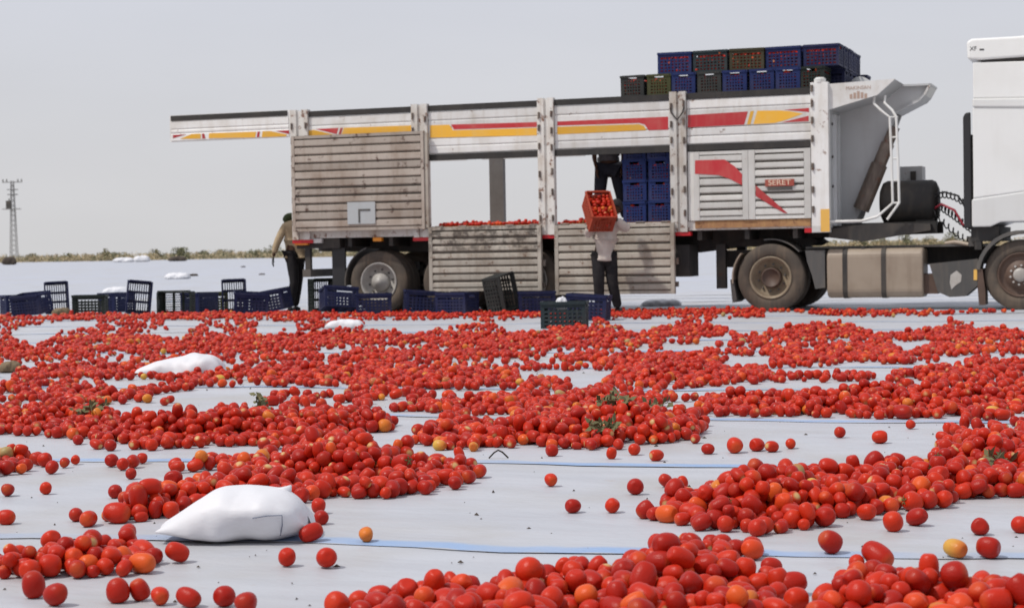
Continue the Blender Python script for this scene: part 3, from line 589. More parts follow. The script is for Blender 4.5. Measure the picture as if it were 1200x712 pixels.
for uu in (1.10, 1.68):
    mb = MB(); n = len(prof); cv, cz = 0.37, 0.5725
    for s in (1.0, 1.025):
        for u in (uu, uu + 0.07): mb.v += [(u, cv + (p[0] - cv) * s, cz + (p[1] - cz) * s) for p in prof]
    for k in range(n):
        q = (k + 1) % n; mb.f += [(2 * n + k, 2 * n + q, 3 * n + q, 3 * n + k), (k, q, 2 * n + q, 2 * n + k), (n + k, n + q, 3 * n + q, 3 * n + k)]
    fixn(mb.build('strap', 'chassis_black', tk))
MB().tube([(1.4, 0.2, 0.93), (1.4, 0.2, 0.98)], 0.06, 12).build('filler_cap', 'chassis_black', tk)
bx = [uz(x, y, 0.05) for x, y in ((1089, 309), (1146, 303), (1146, 334), (1131, 347), (1113, 348), (1099, 342))]
eb = MB().prism(bx, 0.05, 0.6).build('equipment_box', 'dusty_grey', TC)
stain = [uz(x, y, 0.046) for x, y in ((1114, 322), (1121, 317), (1127, 322), (1126, 330), (1120, 334), (1115, 339), (1113, 331))]
MB().prism(stain, 0.0455, 0.0495).build('peeled_patch', 'rim_grey', eb)
MB().box(2.3, 2.5, 0.15, 0.55, 0.25, 0.55).build('air_tank', 'hub_brown', TC)
MB().prism([uz(1141, 316, 0.04), uz(1145, 315, 0.04), uz(1145, 328, 0.04), uz(1141, 328, 0.04)], 0.043, 0.0485).build('side_marker', 'reflector_yellow', eb)
# cab
CB = MB().prism([(3.04, 1.25), (3.30, 1.25), (3.45, 1.31), (4.25, 1.31), (4.45, 1.0), (4.6, 0.75), (5.3, 0.75), (5.33, 1.6), (5.1, 2.75), (4.9, 3.6), (3.06, 3.665)], 0.012, VW - 0.012).build('cab_body', 'cab_paint', TC)
bv = CB.modifiers.new('soften', 'BEVEL'); bv.width = 0.05; bv.segments = 3; bv.limit_method = 'ANGLE'; bv.angle_limit = R(30)
def soft(o, w=0.02):
    b = o.modifiers.new('soften', 'BEVEL'); b.width = w; b.segments = 3; b.limit_method = 'ANGLE'; b.angle_limit = R(30); return o
soft(MB().prism([(3.025, 1.235), (3.29, 1.235), (3.44, 1.30), (4.25, 1.30), (4.4, 1.06), (4.4, 1.76), (3.78, 1.735), (3.025, 1.64)], -0.012, 0.05).build('lower_panel', 'cab_paint', CB))
soft(MB().prism([(3.05, 1.66), (4.0, 1.77), (4.0, 2.94), (3.05, 2.99)], -0.004, 0.04).build('side_panel', 'cab_paint', CB), 0.015)
soft(MB().prism([(3.05, 3.0), (4.0, 2.955), (4.0, 3.09), (3.05, 3.12)], -0.022, 0.04).build('side_bead', 'cab_paint', CB), 0.02)
soft(MB().prism([(3.06, 3.13), (4.0, 3.10), (4.0, 3.63), (3.06, 3.655)], -0.002, 0.04).build('side_panel', 'cab_paint', CB), 0.015)
rf = soft(MB().prism([(2.985, 3.70), (3.18, 3.68), (4.9, 3.72), (4.95, 3.8), (4.6, 4.05), (3.7, 4.0), (3.05, 4.0), (2.975, 3.96)], -0.03, VW + 0.03).build('roof', 'cab_paint', CB), 0.035)
MB().box(3.18, 4.8, 0.0, VW, 3.655, 3.70).build('roof_gap', 'chassis_black', CB)
text_mesh('lettering', 'XF', 0.085, 'dark_text', rf, Matrix.Translation((3.07, -0.032, 3.85)) @ RX); MB().box(3.16, 3.225, -0.034, -0.0295, 3.82, 3.842).build('lettering', 'dark_text', rf)
MB().box(4.05, 4.75, 0.004, 0.02, 2.0, 2.85).build('door_window', 'glass_dark', CB)
soft(MB().prism([(2.905, 1.22), (3.015, 1.22), (3.015, 2.93), (2.94, 2.92), (2.905, 2.86)], 0.03, 0.10).build('side_extender', 'hose_black', TC), 0.02)
MB().box(2.97, 3.04, 0.12, VW - 0.12, 1.2, 2.6).build('cab_rear_frame', 'chassis_black', TC)
MB().box(3.0, 3.4, 0.1, 2.3, 1.02, 1.24).build('cab_mount', 'chassis_black', TC)
MB().box(3.05, 3.15, 0.1, 0.3, 0.9, 1.03).build('cab_mount', 'chassis_black', TC)
fender(TC, 3.72, 0.60, 20, 172, 0.03, 0.55, 'dusty_grey', 0.055); MB().prism([(3.06, 0.62), (3.16, 0.62), (3.20, 0.3), (3.20, 0.08), (3.11, 0.08), (3.09, 0.35)], 0.05, 0.5).build('mud_flap', 'hub_brown', TC)
MB().box(2.95, 3.05, 0.2, 0.8, 0.95, 1.1).build('step_bracket', 'dusty_grey', TC); MB().tube([(2.6, 0.35, 1.0), (2.75, 0.3, 1.02), (2.95, 0.25, 0.98)], 0.03, 8).build('exhaust_pipe', 'tank_metal', TC)
# coiled suzi lines between trailer nose and cab
def coil(p, q, sag, rad, turns, m, straight=0.25):
    p = Vector(p); q = Vector(q); pts = []; n = turns * 10
    for i in range(n + 1):
        f = i / n; c = p.lerp(q, f) + Vector((0, 0, -sag * 4 * f * (1 - f))); e = min(1, min(f, 1 - f) / 0.12); a = f * turns * 2 * math.pi
        pts.append(c + Vector((0.25 * math.cos(a), 0.97 * math.cos(a), math.sin(a))) * rad * e)
    MB().tube(pts, 0.011, 5).build('air_hose', m, TR, True)
coil((2.38, 0.9, 1.62), (3.0, 0.7, 1.15), -0.02, 0.055, 12, 'hose_black'); coil((2.38, 0.8, 1.72), (3.0, 0.6, 1.45), -0.12, 0.05, 10, 'hose_black'); coil((2.38, 0.75, 1.5), (3.0, 0.8, 1.0), 0.08, 0.05, 9, 'hose_black')
MB().tube([(2.36, 0.8, 1.52), (2.5, 0.75, 1.6), (2.7, 0.7, 1.5), (2.82, 0.7, 1.28), (3.0, 0.7, 1.2)], 0.02, 7).build('air_hose', 'hose_red', TR, True)
MB().tube([(2.3, 0.8, 1.74), (2.55, 0.75, 1.78), (2.75, 0.7, 1.72), (2.9, 0.7, 1.5), (3.0, 0.7, 1.4)], 0.016, 7).build('air_hose', 'hose_black', TR, True)

# ------------------------------------------------------------------ crates
CL, CW, CH = 0.54, 0.38, 0.33
def wall_mesh(Lw, handle):
    mb = MB(); t = 0.014; h = CH; x0 = -Lw / 2; x1 = Lw / 2
    mb.box(x0, x1, -0.012, 0.012, h - 0.035, h)
    mb.box(x0, x1, 0, t, 0.0, 0.03)
    for a in (x0, x1 - 0.045): mb.box(a, a + 0.045, 0.001, t + 0.001, 0.03, h - 0.035)
    for z in (0.052, 0.1, 0.148, 0.196): mb.box(x0 + 0.045, x1 - 0.045, 0.002, t - 0.002, z, z + 0.026)
    if handle:
        mb.box(x0 + 0.045, -0.075, 0.002, t - 0.002, 0.25, h - 0.035); mb.box(0.075, x1 - 0.045, 0.002, t - 0.002, 0.25, h - 0.035); mb.box(x0 + 0.045, x1 - 0.045, 0.0005, t - 0.0005, 0.237, 0.25)
    else: mb.box(x0 + 0.045, x1 - 0.045, 0.002, t - 0.002, 0.255, h - 0.035)
    n = 8 if Lw > 0.45 else 6
    for i in range(1, n):
        x = x0 + 0.045 + (Lw - 0.09) * i / n; mb.box(x - 0.011, x + 0.011, 0.0, t, 0.03, 0.237)
    return mb
def crate_meshes(m):
    D = {}
    mb = MB()
    for i in range(10):
        y = -CW / 2 + 0.012 + (CW - 0.044) * i / 9; mb.box(-CL / 2 + 0.015, CL / 2 - 0.015, y, y + 0.016, 0.002, 0.016)
    for i in range(4):
        x = -CL / 2 + 0.015 + (CL - 0.07) * i / 3; mb.box(x, x + 0.04, -CW / 2 + 0.015, CW / 2 - 0.015, 0.004, 0.02)
    D['floor'] = mb.mesh('floor', m)
    w = wall_mesh(CL, False); w.v = [(x, y - CW / 2, z) for x, y, z in w.v]; D['side_wall'] = w.mesh('side_wall', m)
    e = wall_mesh(CW - 0.03, True); e.v = [(-(y - CL / 2), x, z) for x, y, z in e.v]; D['end_wall'] = e.mesh('end_wall', m)
    return D
CM = {k: crate_meshes('crate_' + k) for k in ('navy', 'blue', 'green', 'olive', 'grey', 'teal', 'orange', 'royal', 'brown')}
def crate(color, loc, rot, label, group, drop=False):
    t = empty('crate', loc); t.rotation_euler = rot; tag(t, label, 'crate', group)
    D = CM[color]; link('floor', D['floor'], t)
    for k in (0, 1):
        a = link('side_wall', D['side_wall'], t); a.rotation_euler = (0, 0, math.pi * k); b = link('end_wall', D['end_wall'], t); b.rotation_euler = (0, 0, math.pi * k)
    if drop:
        t.scale = (1.06,) * 3
        M = Euler(rot).to_matrix(); zs = [(M @ Vector((x, y, z))).z for x in (-CL / 2, CL / 2) for y in (-CW / 2, CW / 2) for z in (0, CH)]
        t.location.z = loc[2] - min(zs) * 1.06 - 0.004
    return t
ground_crates = []
def gc(color, px, py, rot, label, lift=0.0):
    P = G(px, py); P.z = gz(P.x, P.y) + lift
    t = crate(color, P, tuple(R(a) for a in rot), label, 'empty crates left along the tomato field beside the trailer', True); ground_crates.append((P.x, P.y)); return t
# rot: (tip about x, tip about y, turn about z)
gc('navy', 22, 368.0, (0, 0, 32), 'upright navy crate at the end of the crate row, beside lattice crate')
gc('navy', 39, 371.5, (9, -4, -20), 'navy crate tipped over against the outermost upright navy crate')
gc('navy', 66, 367.5, (85, 88, 12), 'navy crate on end beside a brown cloth, lattice base showing')
gc('green', 106, 368.5, (0, 0, 4), 'upright dark green crate between two navy crates standing on end')
gc('navy', 137, 365.5, (0, 0, 60), 'small looking navy crate half hidden behind dark green crate')
gc('navy', 162, 368.5, (84, 96, 10), 'leaning navy crate standing on end with pale slatted base')
gc('green', 210, 368.5, (88, 0, -4), 'dark green crate on its side with a white mark')
gc('olive', 248, 364.5, (0, 0, 8), 'dark olive crate half hidden between green and navy crates')
gc('navy', 234, 366.0, (0, 0, 62), 'navy crate squeezed between dark green and olive crates')
gc('navy', 274, 366.0, (85, 89, 6), 'navy crate standing on end behind low navy crates near the man in tan')
gc('navy', 294, 368.8, (4, 3, 10), 'low navy crate in front of the end standing one near man in tan')
gc('navy', 321, 368.2, (5, -9, -18), 'tilted navy crate at the feet of the man in tan')
gc('green', 374, 364.8, (86, 90, 20), 'dark green crate on end beside trailer mud flap')
gc('navy', 397, 368.2, (-14, 5, 20), 'navy crate tipped forward in front of rear trailer wheel')
gc('navy', 438, 368.6, (0, 0, 6), 'upright navy crate directly in front of rear trailer wheel hub')
gc('navy', 494, 367.2, (0, 4, 10), 'navy crate beside the corner of the open grimy gate')
gc('navy', 536, 368.4, (0, 0, -32), 'navy crate turned corner on before the open grimy gate')
gc('grey', 577, 368.6, (62, 78, 28), 'big charcoal grey crate tipped up on its corner before the gate')
gc('navy', 629, 368.0, (0, 0, 3), 'navy crate below the gap between the two open gates')
c19 = gc('teal', 662, 384.6, (0, 0, -8), 'dark teal green crate standing forward among the tomatoes')
gc('navy', 689, 375.5, (0, 4, -14), 'navy crate behind dark teal crate, at the feet of the carrying man')
# crates stacked in the trailer: rows seen through the opening, and the two top rows
def tcrate(color, u, v, z, along, label, group, jit=0.02):
    P = TW(u + rnd.uniform(-jit, jit) * 0.5, v + rnd.uniform(-jit, jit), z); return crate(color, P, (rnd.uniform(-0.012, 0.012), rnd.uniform(-0.012, 0.012), -TH + (0 if along else math.pi / 2) + rnd.uniform(-0.02, 0.02)), label, group)
PIT = 0.331
cols_u = [-2.18, -1.77, -1.36, -0.95, -0.54, -0.13, 0.28, 0.66]
loaded = []
for i, u in enumerate(cols_u):
    for r in range(6):
        v = 0.42
        if i < 2 and r < 3:
            c = tcrate('blue', u, v, BED + r * PIT, False, ('bright blue crate inside the trailer, ' + ['bottom', 'middle', 'top'][r] + ' visible row, ' + ['beside standing legs', 'beside white post'][i]), 'crates stacked inside the trailer'); loaded.append((c, 14, 0))
        elif u < 0.5:
            tcrate('blue', u, v, BED + r * PIT, False, 'blue crate hidden in the stacks behind the trailer boards', 'hidden crates inside the trailer')
for i, v in enumerate((0.95, 1.36, 1.77, 2.14)):
    for r in range(6): tcrate('navy', 0.52, v, BED + r * PIT, True, 'navy crate hidden in the stacks behind the trailer headboard', 'hidden headboard crates inside the trailer')
low = [('grey', 'charcoal'), ('olive', 'olive green'), ('royal', 'navy'), ('grey', 'grey'), ('royal', 'blue'), ('royal', 'blue'), ('royal', 'blue'), ('green', 'dark green')]
pos = ['endmost of the lower row, next to the olive one', 'in the lower row beside the charcoal one', 'under the first upper crate', 'third from the olive one in the lower row', 'in the lower row under the olive crate', 'with a red tomato bulge in its end, lower row', 'in the lower row beside the dark corner', 'tucked behind the front post cap']
ZL = BED + 6 * PIT
for i, u in enumerate(cols_u):
    c = tcrate(low[i][0], u, 0.42, ZL, False, low[i][1] + ' crate of tomatoes atop trailer, ' + pos[i], 'crates in the lower row on top of the trailer'); loaded.append((c, 24, 1))
up = [('royal', -1.50), ('teal', -0.93), ('brown', -0.36), ('royal', 0.21), ('navy', 0.80)]
upos = ['first of the upper row', 'second in the upper row beside a navy one', 'in the upper row between grey and blue', 'in the upper row beside the olive one', 'at the corner of the upper row']
for i, (cc, u) in enumerate(up):
    c = tcrate(cc, u, 0.36, ZL + PIT, True, {'navy': 'dark navy', 'teal': 'grey', 'brown': 'brownish olive', 'royal': 'deep blue'}[cc] + ' crate of tomatoes, ' + upos[i] + ' atop trailer', 'crates in the upper row on top of the trailer'); loaded.append((c, 30, 2))
for i, v in enumerate((0.78, 1.20, 1.62, 2.02)):
    tcrate('navy', 0.80, v, ZL + PIT, True, 'navy crate end in the upper row running across the trailer front', 'upper crates running across the trailer front')
for i, v in enumerate((0.95, 1.36, 1.77, 2.14)):
    tcrate('navy', 0.72 + (0.22 if i == 3 else 0.05), v, ZL, True, 'navy crate end in the lower row running across the trailer front', 'lower crates running across the trailer front')

# ------------------------------------------------------------------ people
def skin_mesh(name, m, parent, chains, sub=2):
    """chains: list of [(x,y,z,r), ...]; first chain holds the root; chains start on an existing joint when they share its place"""
    verts = []; rad = []; edges = []; idx = {}
    def vid(p):
        k = tuple(round(c, 4) for c in p[:3])
        if k not in idx: idx[k] = len(verts); verts.append(p[:3]); rad.append(p[3] if isinstance(p[3], tuple) else (p[3], p[3]))
        return idx[k]
    for ch in chains:
        ids = [vid(p) for p in ch]; edges += list(zip(ids[:-1], ids[1:]))
    me = bpy.data.meshes.new(name); me.from_pydata(verts, edges, []); me.materials.append(MATS[m]); o = link(name, me, parent)
    md = o.modifiers.new('skin', 'SKIN'); md.use_smooth_shade = True
    if not me.skin_vertices: me.skin_vertices.new() if hasattr(me.skin_vertices, 'new') else None
    for i, r in enumerate(rad): me.skin_vertices[0].data[i].radius = r; me.skin_vertices[0].data[i].use_root = (i == 0)
    s = o.modifiers.new('sub', 'SUBSURF'); s.levels = sub; s.render_levels = sub
    return o
def head(parent, c, face, hair_m, skin_m='skin', size=0.105, cap=None):
    """head with brow, nose, ears: lathe-like grid; face = unit direction the person looks"""
    f = Vector(face).normalized(); up = Vector((0, 0, 1)); up = (up - f * up.dot(f)).normalized(); s = f.cross(up)
    def grid(name, m, fn, cut=-2):
        mb = MB(); nu, nv = 20, 14
        for j in range(nv + 1):
            ph = math.pi * j / nv
            for i in range(nu):
                th = 2 * math.pi * i / nu; a = math.sin(ph) * math.cos(th); b = math.sin(ph) * math.sin(th); h = math.cos(ph)
                a, b, h = fn(a, b, h); mb.v.append(tuple(Vector(c) + f * a + s * b + up * h))
        mb.f = [(j * nu + i, j * nu + (i + 1) % nu, (j + 1) * nu + (i + 1) % nu, (j + 1) * nu + i) for j in range(nv) for i in range(nu)]
        return fixn(mb.build(name, m, parent, True))
    def hf(a, b, h):
        k = 1 - 0.22 * max(0, -h) ** 1.5; x = a * 0.098 * k; y = b * 0.078 * k; z = h * 0.12
        if a > 0.85 and abs(b) < 0.32 and -0.35 < h < 0.15: x += 0.02 * (1 - abs(b) / 0.32)
        if a > 0.6 and 0.1 < h < 0.3 and 0.15 < abs(b) < 0.6: x -= 0.008
        if abs(b) > 0.93 and abs(h) < 0.25 and abs(a) < 0.3: y += 0.014 * (1 if b > 0 else -1)
        return x, y, z
    hd = grid('head', skin_m, hf)
    def cf(a, b, h):
        q = max(h, 0.1 if a > 0 else -0.35); return a * 0.11 - 0.004, b * 0.09, q * 0.133
    grid('cap' if cap else 'hair', cap or hair_m, cf)
    return hd
def hand(parent, wrist, d, palm_n, m, curl=0.5, name='hand'):
    d = Vector(d).normalized(); n = Vector(palm_n); n = (n - d * n.dot(d)).normalized(); s = d.cross(n); w = Vector(wrist)
    ch = [[(*w, (0.024, 0.02)), (*(w + d * 0.045), (0.03, 0.017)), (*(w + d * 0.085), (0.034, 0.015))]]
    for k, L_ in enumerate((0.068, 0.078, 0.073, 0.058)):
        b0 = w + d * 0.085 + s * (-0.027 + 0.018 * k); p1 = b0 + d * L_ * 0.5 + n * 0.01 * curl; p2 = p1 + (d * (1 - curl) + n * curl).normalized() * L_ * 0.5
        ch.append([(*(w + d * 0.085), (0.034, 0.015)), (*b0, 0.011), (*p1, 0.0095), (*p2, 0.008)])
    tb = w + d * 0.03 - s * 0.03; ch.append([(*(w + d * 0.045), (0.03, 0.017)), (*tb, 0.012), (*(tb + d * 0.035 - s * 0.02 + n * 0.015), 0.011), (*(tb + d * 0.062 - s * 0.018 + n * 0.03), 0.009)])
    return skin_mesh(name, m, parent, ch, 1)
def foot(parent, a, f, m='black_cloth'):
    a = Vector(a); f = Vector(f).normalized()
    return skin_mesh('shoe', m, parent, [[(*(a - f * 0.06 - Vector((0, 0, 0.01))), 0.04), (*(a + f * 0.05), 0.045), (*(a + f * 0.15 - Vector((0, 0, 0.012))), (0.045, 0.03))]], 1)
LX = lambda P: tuple(P)

# man in tan at the trailer's rear end, back half turned, one arm hanging
P1 = TW(-8.60, 0.9, 0); man1 = empty('person', (P1.x, P1.y, 0.012)); tag(man1, 'person in tan shirt and green hood leaning in at the trailer rear', 'person'); man1.scale = (1.08, 1.08, 1.09)
hipL, hipR = (-0.02, -0.07, 0.88), (0.08, 0.07, 0.88)
def leg(h, k, a): return [(*h, 0.095), (*[(h[i] * 0.5 + k[i] * 0.5) for i in range(3)], 0.082), (*k, 0.062), (*[(k[i] * 0.6 + a[i] * 0.4) for i in range(3)], 0.058), (*a, 0.042)]
kL, kR, aL, aR = (0.02, -0.1, 0.48), (0.06, 0.06, 0.47), (-0.07, -0.04, 0.07), (0.0, 0.1, 0.07)
skin_mesh('body', 'skin', man1, [[(0.03, 0, 0.93, 0.11), (0.03, -0.01, 1.1, 0.115), (0.02, -0.02, 1.3, 0.125), (0.05, 0.0, 1.42, 0.08), (0.1, 0.05, 1.5, 0.045), (0.12, 0.07, 1.56, 0.045)],
    [(0.03, 0, 0.93, 0.11), *leg(hipL, kL, aL)], [(0.03, 0, 0.93, 0.11), *leg(hipR, kR, aR)],
    [(0.02, -0.02, 1.3, 0.125), (-0.12, -0.1, 1.34, 0.05), (-0.24, -0.16, 1.1, 0.04), (-0.30, -0.18, 0.88, 0.027)], [(0.02, -0.02, 1.3, 0.125), (0.2, 0.1, 1.35, 0.05), (0.38, 0.15, 1.2, 0.04), (0.5, 0.2, 1.32, 0.027)]])
skin_mesh('shirt', 'tan_cloth', man1, [[(0.03, 0, 1.0, (0.165, 0.14)), (0.03, 0, 0.86, (0.18, 0.15))], [(0.03, 0, 1.0, (0.165, 0.14)), (0.03, -0.01, 1.15, (0.165, 0.14)), (0.02, -0.02, 1.31, (0.17, 0.14)), (0.04, 0, 1.42, 0.1), (0.08, 0.03, 1.47, 0.065)],
    [(0.02, -0.02, 1.31, (0.17, 0.14)), (-0.12, -0.1, 1.35, 0.075), (-0.24, -0.16, 1.1, 0.062), (-0.29, -0.18, 0.93, 0.048)], [(0.02, -0.02, 1.31, (0.17, 0.14)), (0.2, 0.1, 1.36, 0.075), (0.38, 0.15, 1.2, 0.06), (0.46, 0.18, 1.28, 0.046)]])
skin_mesh('trousers', 'black_cloth', man1, [[(0.03, 0, 0.93, 0.135), *[(x, y, z, r + 0.016) for x, y, z, r in leg(hipL, kL, aL)]], [(0.03, 0, 0.93, 0.135), *[(x, y, z, r + 0.016) for x, y, z, r in leg(hipR, kR, aR)]]])
hand(man1, (-0.30, -0.18, 0.88), (-0.12, 0, -1), (1, 0.3, 0), 'glove_black', 0.35, 'glove'); hand(man1, (0.5, 0.2, 1.32), (0.7, 0.2, 0.5), (0, 0, 1), 'glove_black', 0.5, 'glove')
head(man1, (0.13, 0.1, 1.64), (0.8, 0.6, -0.25), 'black_cloth', cap='green_cloth')
skin_mesh('hood', 'green_cloth', man1, [[(0.06, 0.0, 1.47, 0.07), (-0.03, -0.03, 1.53, 0.08), (-0.1, -0.05, 1.5, 0.07), (-0.13, -0.06, 1.42, 0.05)]], 1)
foot(man1, (aL[0], aL[1], 0.045), (0.3, -1, 0)); foot(man1, (aR[0], aR[1], 0.045), (0.5, -0.8, 0))

# man lifting the orange crate in front of the open gate
P2 = TW(-2.46, -0.62, 0); man2 = empty('person', (P2.x, P2.y, 0.012)); tag(man2, 'person in cream shirt lifting an orange crate against the open gate', 'person')
hipL, hipR, kL, kR, aL, aR = (-0.1, 0.0, 0.86), (0.09, 0.0, 0.86), (-0.1, -0.1, 0.48), (0.11, -0.06, 0.47), (-0.09, 0.0, 0.07), (0.2, 0.04, 0.07)
shL, shR = (-0.12, -0.03, 1.36), (0.2, 0.0, 1.38)
eL, wL, eR, wR = (-0.27, -0.14, 1.2), (-0.25, -0.3, 1.36), (0.36, -0.14, 1.3), (0.13, -0.28, 1.47)
skin_mesh('body', 'skin', man2, [[(0.0, 0, 0.92, 0.12), (0.01, 0, 1.08, 0.115), (0.03, -0.02, 1.28, 0.13), (0.05, -0.02, 1.42, 0.07), (0.14, 0.02, 1.5, 0.045), (0.17, 0.03, 1.56, 0.045)],
    [(0.0, 0, 0.92, 0.12), *leg(hipL, kL, aL)], [(0.0, 0, 0.92, 0.12), *leg(hipR, kR, aR)],
    [(0.03, -0.02, 1.28, 0.13), (*shL, 0.055), (*eL, 0.042), (*wL, 0.028)], [(0.03, -0.02, 1.28, 0.13), (*shR, 0.055), (*eR, 0.042), (*wR, 0.028)]])
skin_mesh('shirt', 'cream_cloth', man2, [[(0.0, 0, 1.0, (0.19, 0.15)), (-0.01, 0, 0.80, (0.26, 0.18))], [(0.0, 0, 1.0, (0.19, 0.15)), (0.02, -0.01, 1.14, (0.19, 0.15)), (0.03, -0.02, 1.29, (0.2, 0.15)), (0.05, -0.02, 1.42, 0.09), (0.1, 0.0, 1.46, 0.06)],
    [(0.03, -0.02, 1.29, (0.2, 0.15)), (*shL, 0.08), (*eL, 0.065), (wL[0], wL[1] + 0.03, wL[2] - 0.04, 0.05)], [(0.03, -0.02, 1.29, (0.2, 0.15)), (*shR, 0.095), (*eR, 0.08), (wR[0] + 0.04, wR[1] + 0.03, wR[2] - 0.03, 0.05)]])
skin_mesh('trousers', 'black_cloth', man2, [[(0.0, 0, 0.92, 0.14), *[(x, y, z, r + 0.03) for x, y, z, r in leg(hipL, kL, aL)]], [(0.0, 0, 0.92, 0.14), *[(x, y, z, r + 0.03) for x, y, z, r in leg(hipR, kR, aR)]]])
head(man2, (0.2, 0.06, 1.64), (-0.7, -0.5, 0.0), 'black_cloth')
foot(man2, (aL[0], aL[1], 0.045), (-0.3, -1, 0)); foot(man2, (aR[0], aR[1], 0.045), (0.6, -0.8, 0))
hand(man2, wL, (0.0, -0.35, 0.9), (-0.2, 0.6, 0.3), 'skin', 0.4); hand(man2, wR, (-0.6, -0.4, 0.6), (-0.5, 0, -0.6), 'skin', 0.4)
# the orange crate, tipped so its open top faces out
CR2 = (0, R(-48), R(104)); C2 = Vector((P2.x - 0.12, P2.y - 0.26, 1.47)); oc = crate('orange', C2, CR2, 'orange crate full of tomatoes held up by the person in cream', 'crate being lifted')
del oc['group']
OM = Matrix.Translation(C2) @ Euler(CR2).to_matrix().to_4x4()

# man standing on the trailer bed: the boards hide him above the hips
P3 = TW(-2.74, 0.6, 0); man3 = empty('person', (P3.x, P3.y, BED)); tag(man3, 'person in black trousers standing on the trailer bed behind the side boards', 'person')
hipL, hipR, kL, kR, aL, aR = (-0.11, 0, 0.88), (0.12, 0, 0.88), (-0.15, -0.03, 0.48), (0.19, -0.04, 0.47), (-0.17, 0.02, 0.07), (0.27, 0.0, 0.07)
skin_mesh('body', 'skin', man3, [[(0, 0, 0.94, 0.12), (0, -0.04, 1.1, 0.115), (0, -0.12, 1.28, 0.13), (0, -0.17, 1.38, 0.07), (0, -0.22, 1.46, 0.045), (0, -0.26, 1.52, 0.045)],
    [(0, 0, 0.94, 0.12), *leg(hipL, kL, aL)], [(0, 0, 0.94, 0.12), *leg(hipR, kR, aR)],
    [(0, -0.12, 1.28, 0.13), (-0.18, -0.12, 1.33, 0.055), (-0.24, -0.1, 1.08, 0.042), (-0.2, -0.14, 0.88, 0.028)], [(0, -0.12, 1.28, 0.13), (0.18, -0.12, 1.33, 0.055), (0.24, -0.1, 1.08, 0.042), (0.2, -0.14, 0.88, 0.028)]])
skin_mesh('shirt', 'grey_cloth', man3, [[(0, -0.02, 1.02, (0.17, 0.14)), (0, 0, 0.99, (0.18, 0.15))], [(0, -0.02, 1.02, (0.17, 0.14)), (0, -0.05, 1.12, (0.17, 0.14)), (0, -0.12, 1.29, (0.18, 0.14)), (0, -0.17, 1.39, 0.08)], [(0, -0.12, 1.29, (0.18, 0.14)), (-0.18, -0.12, 1.34, 0.075), (-0.24, -0.1, 1.1, 0.06)], [(0, -0.12, 1.29, (0.18, 0.14)), (0.18, -0.12, 1.34, 0.075), (0.24, -0.1, 1.1, 0.06)]])
skin_mesh('trousers', 'navy_cloth', man3, [[(0, 0, 0.95, (0.2, 0.15)), *[(x, y, z, r + 0.038) for x, y, z, r in leg(hipL, kL, aL)]], [(0, 0, 0.95, (0.2, 0.15)), *[(x, y, z, r + 0.038) for x, y, z, r in leg(hipR, kR, aR)]]])
head(man3, (0, -0.3, 1.6), (0, -0.9, -0.3), 'black_cloth'); foot(man3, (aL[0], aL[1], 0.045), (-0.3, -1, 0)); foot(man3, (aR[0], aR[1], 0.045), (0.4, -0.9, 0))
hand(man3, (-0.2, -0.14, 0.88), (0, -0.1, -1), (1, 0, 0), 'skin'); hand(man3, (0.2, -0.14, 0.88), (0, -0.1, -1), (-1, 0, 0), 'skin')

# ------------------------------------------------------------------ sacks and cloths
def sack(name, loc, rz, Lx, Ly, Lz, label, seed, m='sack_white', cat='sack', prof=None, tuck=0.0, wr=1.0):
    """stuffed pillow: flat seams at both ends, sagging top, wrinkles"""
    mb = MB(); nu, nv = 64, 40; rg = random.Random(seed); ph = [rg.random() * 6.28 for _ in range(8)]
    for i in range(nu + 1):
        s = -1 + 2 * i / nu; e = (1 - abs(s) ** (3.2 if s < 0 else 5.5)) ** 0.55 if abs(s) < 1 else 0.0
        if prof: e *= prof(s)
        for j in range(nv):
            a = 2 * math.pi * j / nv; c, q = math.cos(a), math.sin(a)
            wy = math.copysign(abs(c) ** 0.75, c) * (0.55 + 0.45 * e); hz = math.copysign(abs(q) ** 0.85, q) * e
            w = 0.035 * math.sin(7 * s + 3 * a + ph[0]) + 0.025 * math.sin(13 * s - 4 * a + ph[1]) + 0.04 * math.sin(3 * s + 2 * a + ph[2])
            w += -0.03 * abs(math.sin(5 * s + 2.3 * a + ph[4])) + 0.022 * abs(math.sin(11 * s + 1.1 * a + ph[5]))
            if q < 0: hz *= 0.28
            k = 1 + w * e * wr
            if tuck and c < 0:
                g = min(1, max(0, (s + 0.5) / 1.0)); lowz = max(0.0, 0.62 - (hz + 0.28) / 1.28) / 0.62; wy += tuck * g * lowz * (0.8 + 0.2 * math.sin(9 * s)); hz += 0.05 * g * math.exp(-((lowz - 0.12) / 0.1) ** 2) * math.sin(6 * s + 1)
            mb.v.append((s * Lx / 2 * (1 + 0.02 * math.sin(5 * a + ph[3])), wy * Ly / 2 * k, (hz * k + 0.28) * Lz / 1.28))
    mb.f = [(i * nv + j, i * nv + (j + 1) % nv, (i + 1) * nv + (j + 1) % nv, (i + 1) * nv + j) for i in range(nu) for j in range(nv)]
    mb.f += [tuple(range(nv)), tuple(range((nu + 1) * nv - 1, nu * nv - 1, -1))]
    o = fixn(mb.build(name, m, None, True)); o.location = loc; o.rotation_euler = (0, 0, rz); tag(o, label, cat); return o
B1 = G(270, 641); B1.z = gz(B1.x, B1.y)
def pf(s):
    q = min(1, max(0, (s + 1) / 0.95)); return (0.42 + 0.58 * q * q * (3 - 2 * q)) * (1 - 0.16 * max(0, (s - 0.45) / 0.55) ** 1.3)
bag1 = sack('sack', (B1.x, B1.y + 0.13, B1.z - 0.006), R(-5), 0.52, 0.36, 0.185, 'plump white woven sack lying on the blue seam of the sheet', 5, prof=pf, tuck=0.62, wr=0.4)
